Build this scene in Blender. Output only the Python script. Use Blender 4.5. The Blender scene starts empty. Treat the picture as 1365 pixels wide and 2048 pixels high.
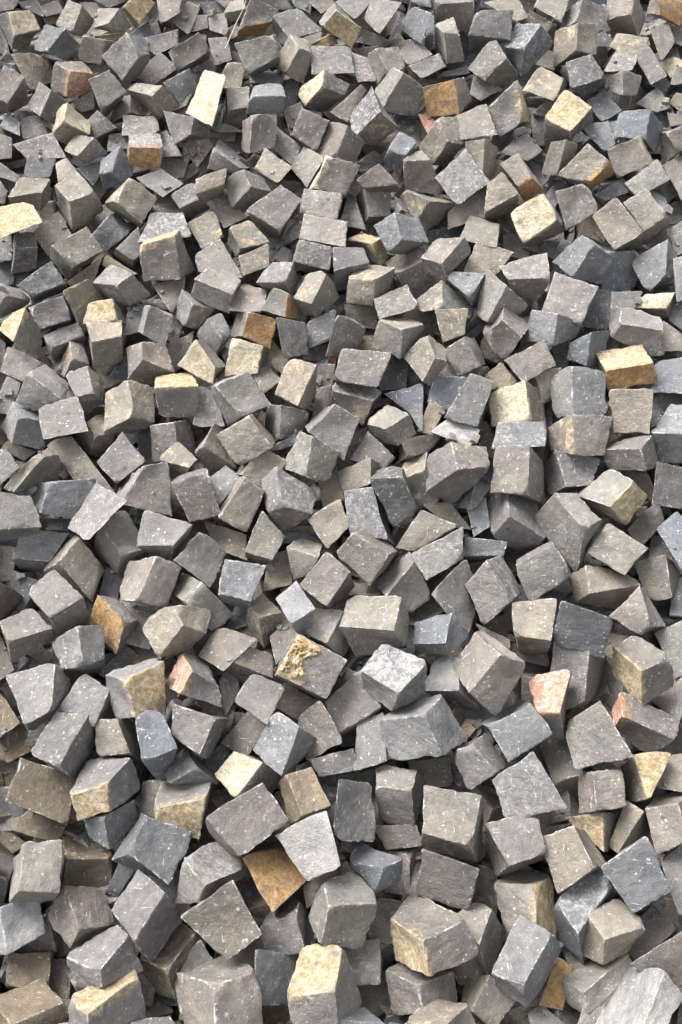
import bpy, math, random
import numpy as np
from mathutils import Vector, Matrix, noise

# ------------------------------------------------------------------ camera, sky, sun, exposure
scene = bpy.context.scene
C = scene.collection
cam_data = bpy.data.cameras.new("camera")
cam = bpy.data.objects.new("camera", cam_data); C.objects.link(cam)
cam.location = (0, 0, 1.8)
cam.rotation_euler = (math.radians(90 - 35), 0, 0)
cam_data.sensor_fit = 'VERTICAL'
cam_data.angle = 2 * math.atan(1024 / 1967)
cam_data.clip_start = 0.05; cam_data.clip_end = 500
scene.camera = cam

SUN_EL, SUN_AZ = 61.0, -76.0          # degrees; azimuth from +Y towards +X
world = bpy.data.worlds.new("World"); scene.world = world; world.use_nodes = True
wn = world.node_tree; wn.nodes.clear()
sky = wn.nodes.new("ShaderNodeTexSky"); sky.sky_type = 'NISHITA'; sky.sun_disc = False
sky.sun_elevation = math.radians(SUN_EL); sky.sun_rotation = math.radians(SUN_AZ)
sky.dust_density = 4.0
hsv = wn.nodes.new("ShaderNodeHueSaturation"); hsv.inputs["Saturation"].default_value = 0.22
bg = wn.nodes.new("ShaderNodeBackground"); bg.inputs["Strength"].default_value = 0.095
wo = wn.nodes.new("ShaderNodeOutputWorld")
wn.links.new(sky.outputs[0], hsv.inputs["Color"]); wn.links.new(hsv.outputs[0], bg.inputs["Color"])
wn.links.new(bg.outputs[0], wo.inputs["Surface"])
sd = bpy.data.lights.new("sun", 'SUN'); sd.energy = 1.5; sd.angle = math.radians(34); sd.color = (1.0, 0.98, 0.955)
sun = bpy.data.objects.new("sun", sd); C.objects.link(sun)
el, az = math.radians(SUN_EL), math.radians(SUN_AZ)
to_sun = Vector((math.sin(az) * math.cos(el), math.cos(az) * math.cos(el), math.sin(el)))
sun.rotation_euler = to_sun.to_track_quat('Z', 'Y').to_euler()
sun.location = to_sun * 20
vs = scene.view_settings
vs.view_transform = 'Standard'; vs.look = 'None'; vs.gamma = 1.0; vs.exposure = 1.98
vs.use_curve_mapping = False
scene.cycles.max_bounces = 5; scene.cycles.diffuse_bounces = 3

# ------------------------------------------------------------------ materials
def nodes(m):
    m.use_nodes = True; t = m.node_tree; t.nodes.clear(); return t
def N(t, kind, **kw):
    n = t.nodes.new(kind)
    for k, v in kw.items():
        if k.startswith('i_'): n.inputs[k[2:].replace('_', ' ')].default_value = v
        else: setattr(n, k, v)
    return n
def mixc(t, fac, a, b, mode='MIX'):
    n = t.nodes.new("ShaderNodeMix"); n.data_type = 'RGBA'; n.blend_type = mode
    for s, v in ((0, fac), (6, a), (7, b)):
        if isinstance(v, (int, float)): n.inputs[s].default_value = v
        elif isinstance(v, tuple): n.inputs[s].default_value = (*v, 1) if len(v) == 3 else v
        else: t.links.new(v, n.inputs[s])
    return n.outputs[2]
def math_(t, op, a, b=None, c=None, clamp=False):
    n = t.nodes.new("ShaderNodeMath"); n.operation = op; n.use_clamp = clamp
    for s, v in ((0, a), (1, b), (2, c)):
        if v is None: continue
        if isinstance(v, (int, float)): n.inputs[s].default_value = v
        else: t.links.new(v, n.inputs[s])
    return n.outputs[0]
def step(t, v, lo, hi):
    n = t.nodes.new("ShaderNodeMapRange"); n.interpolation_type = 'SMOOTHSTEP'
    t.links.new(v, n.inputs[0]); n.inputs[1].default_value = lo; n.inputs[2].default_value = hi
    return n.outputs[0]

def stone_material():
    m = bpy.data.materials.new("split_stone"); t = nodes(m)
    geo = N(t, "ShaderNodeNewGeometry")
    base = N(t, "ShaderNodeAttribute", attribute_name="base").outputs["Color"]
    mark = N(t, "ShaderNodeAttribute", attribute_name="mark")
    extra = N(t, "ShaderNodeAttribute", attribute_name="extra")
    sep = N(t, "ShaderNodeSeparateColor"); t.links.new(mark.outputs["Color"], sep.inputs[0])
    sep2 = N(t, "ShaderNodeSeparateColor"); t.links.new(extra.outputs["Color"], sep2.inputs[0])
    ochre, rust, white = sep.outputs; cream, edge, seed = sep2.outputs
    off = N(t, "ShaderNodeCombineXYZ"); t.links.new(seed, off.inputs[0]); t.links.new(math_(t, 'MULTIPLY', seed, 7.3), off.inputs[1])
    pos = N(t, "ShaderNodeVectorMath", operation='ADD'); t.links.new(geo.outputs["Position"], pos.inputs[0])
    sc = N(t, "ShaderNodeVectorMath", operation='SCALE'); t.links.new(off.outputs[0], sc.inputs[0]); sc.inputs["Scale"].default_value = 3.0
    t.links.new(sc.outputs[0], pos.inputs[1])
    P = pos.outputs[0]
    def noise_(scale, detail=4, rough=.6, dist=0.0, vec=P):
        n = N(t, "ShaderNodeTexNoise"); n.inputs["Scale"].default_value = scale; n.inputs["Detail"].default_value = detail
        n.inputs["Roughness"].default_value = rough; n.inputs["Distortion"].default_value = dist
        t.links.new(vec, n.inputs["Vector"]); return n.outputs["Fac"]
    n_big, n_mid, n_fine = noise_(14, 3), noise_(60, 5, .65), noise_(380, 4, .7)
    hs = N(t, "ShaderNodeTexWhiteNoise"); hs.noise_dimensions = '1D'; t.links.new(math_(t, 'MULTIPLY', seed, 91.7), hs.inputs["W"])
    hsep = N(t, "ShaderNodeSeparateColor"); t.links.new(hs.outputs["Color"], hsep.inputs[0])
    v1, v2, v3 = hsep.outputs
    # base colour: slow mottling, fine grain
    col = mixc(t, 0.75, base, mixc(t, step(t, n_big, .3, .7), (.80, .79, .82), (1.17, 1.14, 1.07)), 'MULTIPLY')
    col = mixc(t, 1.0, col, mixc(t, step(t, n_mid, .3, .72), (.87, .87, .88), (1.12, 1.11, 1.10)), 'MULTIPLY')
    col = mixc(t, 1.0, col, mixc(t, step(t, n_fine, .28, .72), (.78, .78, .78), (1.20, 1.20, 1.20)), 'MULTIPLY')
    # faint brown iron stain clouds
    st = math_(t, 'MULTIPLY', step(t, noise_(20, 5, .65, 1.4), .56, .80), math_(t, 'MULTIPLY', v1, .75))
    col = mixc(t, st, col, (.235, .185, .115))
    # bedding: faint parallel banding on some stones
    mpb = N(t, "ShaderNodeMapping"); mpb.inputs["Scale"].default_value = (1, 1, 6); t.links.new(P, mpb.inputs["Vector"])
    rb = N(t, "ShaderNodeCombineXYZ"); t.links.new(math_(t, 'MULTIPLY', v1, 6.28), rb.inputs[0]); t.links.new(math_(t, 'MULTIPLY', v2, 6.28), rb.inputs[1])
    t.links.new(rb.outputs[0], mpb.inputs["Rotation"])
    band = noise_(22, 5, .7, .4, mpb.outputs[0])
    col = mixc(t, math_(t, 'MULTIPLY', step(t, v3, .45, 1.0), .50), col, mixc(t, 1.0, col, mixc(t, step(t, band, .38, .62), (.72, .73, .76), (1.30, 1.28, 1.24)), 'MULTIPLY'))
    # white bruises and dust: blows in clusters, short scratches, clouds on the whitish faces
    v = N(t, "ShaderNodeTexVoronoi"); v.feature = 'F1'; v.inputs["Scale"].default_value = 120
    dist = N(t, "ShaderNodeVectorMath", operation='ADD'); t.links.new(P, dist.inputs[0])
    nz = N(t, "ShaderNodeTexNoise"); nz.inputs["Scale"].default_value = 130; nz.inputs["Detail"].default_value = 4; t.links.new(P, nz.inputs["Vector"])
    nzs = N(t, "ShaderNodeVectorMath", operation='SCALE'); t.links.new(nz.outputs["Color"], nzs.inputs[0]); nzs.inputs["Scale"].default_value = .016
    t.links.new(nzs.outputs[0], dist.inputs[1]); t.links.new(dist.outputs[0], v.inputs["Vector"])
    vs_ = N(t, "ShaderNodeSeparateColor"); t.links.new(v.outputs["Color"], vs_.inputs[0])
    rad = math_(t, 'MULTIPLY_ADD', vs_.outputs[1], .30, .06)
    spk = math_(t, 'MULTIPLY', step(t, math_(t, 'SUBTRACT', rad, v.outputs["Distance"]), .0, .10), step(t, vs_.outputs[0], .52, .60))
    spk = math_(t, 'MULTIPLY', spk, step(t, noise_(24, 3), .40, .56))
    scr = None
    for k_, (sc_, rot_) in enumerate((((1, 9, 1), (.3, .9, .2)), ((8, 1, 1.2), (.7, .1, 1.1)))):
        mp = N(t, "ShaderNodeMapping"); mp.inputs["Scale"].default_value = sc_; mp.inputs["Rotation"].default_value = rot_
        t.links.new(P, mp.inputs["Vector"])
        a_ = step(t, noise_(34, 2, .5, .5, mp.outputs[0]), .66, .71)
        scr = a_ if scr is None else math_(t, 'MAXIMUM', scr, a_)
    scr = math_(t, 'MULTIPLY', scr, step(t, noise_(38, 3), .50, .60))
    small = math_(t, 'MAXIMUM', spk, math_(t, 'MULTIPLY', scr, .75))
    col = mixc(t, math_(t, 'MULTIPLY', small, .85), col, (.58, .575, .56))
    # thin pale dust all over, broken
    dustn = step(t, noise_(42, 7, .78, .8), .52, .74)
    col = mixc(t, math_(t, 'MULTIPLY', dustn, math_(t, 'MULTIPLY_ADD', v2, .50, .20)), col, (.46, .455, .445))
    cn = noise_(60, 7, .8, 1.2)
    cloud = step(t, math_(t, 'ADD', cn, math_(t, 'MULTIPLY', white, .15)), .57, .72)
    col = mixc(t, math_(t, 'MULTIPLY', math_(t, 'MULTIPLY', cloud, step(t, white, .02, .6)), .72), col, (.47, .47, .46))
    # weathered skins: cream, yellow ochre, rust, each broken up by its own noise
    brk = noise_(19, 8, .72, 1.2); brk2 = noise_(85, 7, .8, .6); brk3 = noise_(52, 6, .75, 1.6)
    creamc = mixc(t, step(t, brk2, .34, .66), (.42, .34, .21), (.66, .60, .47))
    creamc = mixc(t, step(t, brk3, .50, .66), creamc, (.66, .63, .56))
    ochc = mixc(t, step(t, brk2, .36, .64), (.31, .21, .09), (.55, .44, .27))
    ochc = mixc(t, math_(t, 'MULTIPLY', step(t, brk3, .47, .62), .85), ochc, (.63, .57, .44))
    ochc = mixc(t, math_(t, 'MULTIPLY', step(t, brk3, .42, .34), .55), ochc, (.30, .20, .10))
    rustc = mixc(t, step(t, brk2, .38, .62), (.33, .17, .06), (.54, .35, .16))
    rustc = mixc(t, math_(t, 'MULTIPLY', step(t, brk3, .52, .66), .7), rustc, (.58, .48, .34))
    vein = noise_(70, 8, .8, 2.0)
    sal = mixc(t, step(t, brk2, .40, .60), (.50, .20, .12), (.60, .36, .26))
    sal = mixc(t, step(t, brk3, .50, .60), sal, (.66, .60, .53))
    rustc = mixc(t, step(t, rust, .86, .96), rustc, sal)
    def skin(col, amt, c, tint=.22):
        f = step(t, math_(t, 'ADD', brk, math_(t, 'MULTIPLY', amt, .33)), .60, .72)
        f = math_(t, 'MAXIMUM', f, math_(t, 'MULTIPLY', amt, tint))
        f = math_(t, 'MULTIPLY', f, math_(t, 'MULTIPLY_ADD', step(t, vein, .40, .47), .55, .45))
        return mixc(t, math_(t, 'MULTIPLY', f, step(t, amt, .03, .30)), col, c)
    col = skin(col, cream, creamc); col = skin(col, ochre, ochc, .34); col = skin(col, rust, rustc)
    # dark round drip spots
    vd = N(t, "ShaderNodeTexVoronoi"); vd.inputs["Scale"].default_value = 19; t.links.new(P, vd.inputs["Vector"])
    vsep = N(t, "ShaderNodeSeparateColor"); t.links.new(vd.outputs["Color"], vsep.inputs[0])
    drip = math_(t, 'MULTIPLY', step(t, vd.outputs["Distance"], .125, .075), step(t, vsep.outputs[0], .66, .68))
    col = mixc(t, math_(t, 'MULTIPLY', drip, .50), col, (.06, .052, .045))
    # pale bruised arrises
    en = noise_(44, 7, .8)
    ew = step(t, math_(t, 'MULTIPLY_ADD', math_(t, 'SUBTRACT', en, .5), 1.9, edge), 1.0, 1.10)
    ew = math_(t, 'MULTIPLY', ew, step(t, edge, .05, .5))
    col = mixc(t, math_(t, 'MULTIPLY', ew, .72), col, (.55, .54, .52))
    # relief
    h = math_(t, 'ADD', math_(t, 'MULTIPLY', band, math_(t, 'MULTIPLY', v3, .45)), math_(t, 'MULTIPLY', n_fine, .1))
    h = math_(t, 'ADD', h, math_(t, 'MULTIPLY', noise_(62, 8, .72), 1.0))
    h = math_(t, 'ADD', math_(t, 'MULTIPLY', h, 1.0), math_(t, 'MULTIPLY', n_fine, .18))
    rough_face = math_(t, 'ADD', math_(t, 'ADD', white, ochre), math_(t, 'ADD', cream, rust), None, True)
    h = math_(t, 'ADD', h, math_(t, 'MULTIPLY', rough_face, math_(t, 'MULTIPLY', brk2, .9)))
    bump = N(t, "ShaderNodeBump"); bump.inputs["Strength"].default_value = .9; bump.inputs["Distance"].default_value = .0085
    t.links.new(h, bump.inputs["Height"])
    bs = N(t, "ShaderNodeBsdfPrincipled"); t.links.new(col, bs.inputs["Base Color"])
    bs.inputs["Roughness"].default_value = .78; bs.inputs["Specular IOR Level"].default_value = .32
    t.links.new(bump.outputs[0], bs.inputs["Normal"])
    out = N(t, "ShaderNodeOutputMaterial"); t.links.new(bs.outputs[0], out.inputs[0])
    return m
STONE = stone_material()

def plain_material(name, c1, c2, scale, rough=.9):
    m = bpy.data.materials.new(name); t = nodes(m)
    geo = N(t, "ShaderNodeNewGeometry")
    n = N(t, "ShaderNodeTexNoise"); n.inputs["Scale"].default_value = scale; n.inputs["Detail"].default_value = 8
    n.inputs["Roughness"].default_value = .7
    t.links.new(geo.outputs["Position"], n.inputs["Vector"])
    col = mixc(t, step(t, n.outputs["Fac"], .3, .7), c1, c2)
    b = N(t, "ShaderNodeBump"); b.inputs["Strength"].default_value = .8; b.inputs["Distance"].default_value = .02
    t.links.new(n.outputs["Fac"], b.inputs["Height"])
    bs = N(t, "ShaderNodeBsdfPrincipled"); bs.inputs["Roughness"].default_value = rough
    t.links.new(col, bs.inputs["Base Color"]); t.links.new(b.outputs[0], bs.inputs["Normal"])
    out = N(t, "ShaderNodeOutputMaterial"); t.links.new(bs.outputs[0], out.inputs[0])
    return m
GROUND_Z = -0.62
GRIT = plain_material("stone_grit", (.05, .045, .04), (.16, .145, .12), 90)
WOOD = plain_material("dry_twig", (.60, .56, .50), (.74, .71, .64), 200)

# ------------------------------------------------------------------ the ground and the heap's own slope
FOOT_Y, SLOPE, TOP_Y = -0.30, math.tan(math.radians(31.0)), 4.35
PB = Vector((0, 0.9235, 0.026)); PT = Vector((0, 3.1726, 1.3823))     # two points of the heap's surface
SLOPE = (PT.z - PB.z) / (PT.y - PB.y)
def heap_z(y): return PB.z + (y - PB.y) * SLOPE
NRM = Vector((0, -SLOPE, 1)).normalized()
def build_ground():
    ys = [-60, -20, -5, -1, -.3, .1, .4, .7, .9] + [1.0 + .1 * k for k in range(38)] + [5.2, 5.8, 6.6, 7.6, 9, 14, 25, 60]
    xs = [-60, -25, -10, -6, -4.2] + [-3.4 + .2 * k for k in range(35)] + [4.2, 6, 10, 25, 60]
    v = []
    for y in ys:
        for x in xs:
            z = heap_z(min(y, TOP_Y)) - .36
            if y > TOP_Y: z -= (y - TOP_Y) * .6
            e = max(0, abs(x) - 2.6); z -= e * .62
            z = max(GROUND_Z, z + (noise.noise((x * 3, y * 3, 0)) * .02 if z > GROUND_Z else 0))
            v.append((x, y, z))
    nx = len(xs)
    f = [(j*nx+i, j*nx+i+1, (j+1)*nx+i+1, (j+1)*nx+i) for j in range(len(ys)-1) for i in range(nx-1)]
    me = bpy.data.meshes.new("ground"); me.from_pydata(v, [], f); me.materials.append(GRIT)
    o = bpy.data.objects.new("ground", me); C.objects.link(o); o["kind"] = "structure"
    return o
build_ground()

# ------------------------------------------------------------------ one cobble as geometry
CORN = np.array([[x, y, z] for x in (1, -1) for y in (1, -1) for z in (1, -1)], float)
_cache = {}
def lattice(ts):
    """unit cube surface grid with shared vertices: cube coordinates, quads, face index of each quad"""
    key = tuple(ts)
    if key in _cache: return _cache[key]
    idx, co, quads, fid = {}, [], [], []
    n = len(ts)
    def vert(p):
        k = tuple(round(c, 4) for c in p)
        if k not in idx: idx[k] = len(co); co.append(p)
        return idx[k]
    for ax in range(3):
        a, b = [(1, 2), (2, 0), (0, 1)][ax]
        for sg in (1, -1):
            for i in range(n - 1):
                for j in range(n - 1):
                    q = []
                    for (di, dj) in ((0, 0), (1, 0), (1, 1), (0, 1)):
                        p = [0, 0, 0]; p[ax] = sg; p[a] = ts[i + di]; p[b] = ts[j + dj]; q.append(vert(p))
                    if sg < 0: q.reverse()
                    quads.append(q); fid.append(ax * 2 + (0 if sg > 0 else 1))
    _cache[key] = (np.array(co), np.array(quads), np.array(fid))
    return _cache[key]
FINE = [-1, -.972, -.93, -.86, -.74, -.56, -.38, -.19, 0, .19, .38, .56, .74, .86, .93, .972, 1]
MIDL = [-1, -.94, -.78, -.42, 0, .42, .78, .94, 1]
COARSE = [-1, -.86, 0, .86, 1]
BASE = {'g': (.206, .191, .177), 'c': (.192, .189, .186), 'b': (.158, .163, .171), 't': (.175, .145, .108), 'n': (.222, .206, .178),
        'w': (.300, .296, .292), 'y': (.285, .240, .175), 'd': (.118, .119, .121)}
# mark letter -> (ochre, rust, white, cream)
MARK = {'.': (0, 0, 0, 0), 'Y': (.78, .10, .35, .15), 'y': (.26, 0, 0, 0), 'O': (.35, .72, .2, 0), 'o': (.22, .28, 0, 0), 'R': (0, 1.0, .3, .1),
        'C': (.25, 0, .3, .85), 'W': (0, 0, .72, .03), 'w': (0, 0, .45, 0), 'S': (0, 0, 1.0, 0), 'K': (.30, 0, .5, .85), 'k': (.3, 0, .3, .2),
        'n': (.2, 0, 0, 0), 'p': (.2, .1, .2, .3)}

def cobble(corners, ts, col, marks, seed, amp=1.0):
    rnd = random.Random(seed)
    c0, quads, fid = lattice(ts)
    p = c0.copy()
    # rounded arris: pull the lattice onto an inner box plus a radius that varies along the edge
    sv = Vector((seed * .731 % 17, seed * 1.93 % 23, seed * .37 % 11))
    out = np.empty_like(p); edge = np.zeros(len(p))
    n1 = np.array([noise.noise(Vector(q) * 2.3 + sv) for q in p]); n2 = np.array([noise.noise(Vector(q) * 6.5 - sv) for q in p])
    n2 = n2 + .8 * np.clip(n2 - .18, 0, 1) * 4
    r = np.clip(.050 + .075 * n1 + .045 * n2, .016, .27)[:, None]
    inner = np.clip(p, -1 + r, 1 - r); d = p - inner
    L = np.linalg.norm(d, axis=1)[:, None]; L[L < 1e-9] = 1
    axes_out = (np.abs(d) > 1e-9).sum(1)
    q = inner + d / L * r
    q = np.where((axes_out >= 1)[:, None], q, p)
    s2 = np.sort(np.abs(c0), axis=1); second = s2[:, 1]
    edge = np.clip((second - .66) / .32, 0, 1)
    q = q * 1.045
    # trilinear map to the eight corners
    W = np.ones((len(q), 8))
    for k in range(8): W[:, k] = np.prod((1 + CORN[k] * q) / 2, axis=1)
    X = W @ corners
    ctr = corners.mean(0); size = np.linalg.norm(corners - ctr, axis=1).mean() / .866 * 2 / 2
    # split faces: hollow or bulging as a whole, with a few conchoidal steps
    nr = X - ctr; nr /= np.linalg.norm(nr, axis=1)[:, None]
    bul = [rnd.choice((rnd.uniform(-.105, -.02), rnd.uniform(-.03, .05))) for _ in range(6)]
    disp = np.zeros(len(X))
    for k in range(6):
        ax, sg = k // 2, (1 if k % 2 == 0 else -1)
        a, b = [i for i in range(3) if i != ax]
        w = np.clip(c0[:, ax] * sg, 0, 1) ** 6
        disp += w * bul[k] * (1 - c0[:, a] ** 2) * (1 - c0[:, b] ** 2)
    n3 = np.array([noise.noise(Vector(v) / size * 1.7 + sv * 2) for v in X]); n4 = np.array([noise.noise(Vector(v) / size * 4.6 - sv) for v in X])
    n5 = np.array([noise.noise(Vector(v) / size * 12 + sv) for v in X])
    disp += (n3 * .050 + (np.abs(n4) - .2) * -.052 + n5 * .016) * amp
    X = X + nr * (disp * size)[:, None]
    # knocked-off corners and edges: flat chips
    for _ in range(rnd.choice((4, 5, 6, 7)) if len(ts) > 5 else 1):
        dvec = np.array([rnd.choice((-1, 1)) * rnd.uniform(.55, 1), rnd.choice((-1, 1)) * rnd.uniform(.35, 1), rnd.choice((-1, 0, 1)) * rnd.uniform(.3, 1)])
        ws = np.prod((1 + CORN * np.sign(dvec + 1e-9)) / 2 * .98 + .01, axis=1); ws /= ws.sum()
        tgt = (ws[:, None] * corners).sum(0) - ctr
        nn = tgt / np.linalg.norm(tgt)
        nn = nn + np.array([rnd.uniform(-.35, .35) for _ in range(3)]); nn /= np.linalg.norm(nn)
        s = (X - ctr) @ nn; m = s.max(); lim = m - size * rnd.uniform(.02, .10)
        over = np.clip(s - lim, 0, None)
        X = X - nn[None, :] * (over * .92)[:, None]
    # attributes
    j = rnd.uniform(.80, 1.16); wt = rnd.uniform(-.045, .04)
    bc = np.array(BASE[col]) * j * np.array([1 + wt, 1, 1 - wt * 1.3])
    fm = np.array([MARK[ch] for ch in marks])
    mk = np.repeat(fm[fid], 4, axis=0)
    cv = c0[quads.ravel()]
    for k in range(6):
        if fm[k].max() > .1:
            ax, sg = k // 2, (1 if k % 2 == 0 else -1)
            dist = 1 - cv[:, ax] * sg
            mk = np.maximum(mk, fm[k][None, :] * (np.clip(1 - dist / .55, 0, 1) * .75)[:, None])
    return X, quads, np.clip(bc, 0, 1), mk, edge, (seed * .6180339) % 1.0

def write_mesh(name, parts):
    """parts: list of cobble() results, joined into one mesh with its attributes"""
    V, Q, base, mark, extra = [], [], [], [], []; o = 0
    for X, quads, bc, mk, edge, sd_ in parts:
        V.append(X); Q.append(quads + o); o += len(X)
        n = len(quads)
        base.append(np.tile([*bc, 1.0], (n * 4, 1)))
        mk4 = mk if len(mk) == 4 * n else np.repeat(mk, 4, axis=0)
        mark.append(np.concatenate([mk4[:, :3], np.ones((n * 4, 1))], 1))
        extra.append(np.stack([mk4[:, 3], edge[quads.ravel()], np.full(n * 4, sd_), np.ones(n * 4)], 1))
    V = np.concatenate(V); Q = np.concatenate(Q)
    me = bpy.data.meshes.new(name)
    me.vertices.add(len(V)); me.vertices.foreach_set("co", V.astype(np.float32).ravel())
    me.loops.add(Q.size); me.loops.foreach_set("vertex_index", Q.astype(np.int32).ravel())
    me.polygons.add(len(Q)); me.polygons.foreach_set("loop_start", np.arange(0, Q.size, 4, dtype=np.int32))
    me.update(calc_edges=True)
    for nm, arr in (("base", base), ("mark", mark), ("extra", extra)):
        a = me.attributes.new(nm, 'FLOAT_COLOR', 'CORNER')
        a.data.foreach_set("color", np.concatenate(arr).astype(np.float32).ravel())
    me.polygons.foreach_set("use_smooth", np.ones(len(Q), bool))
    me.set_sharp_from_angle(angle=math.radians(32))
    me.materials.append(STONE)
    return me

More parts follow.
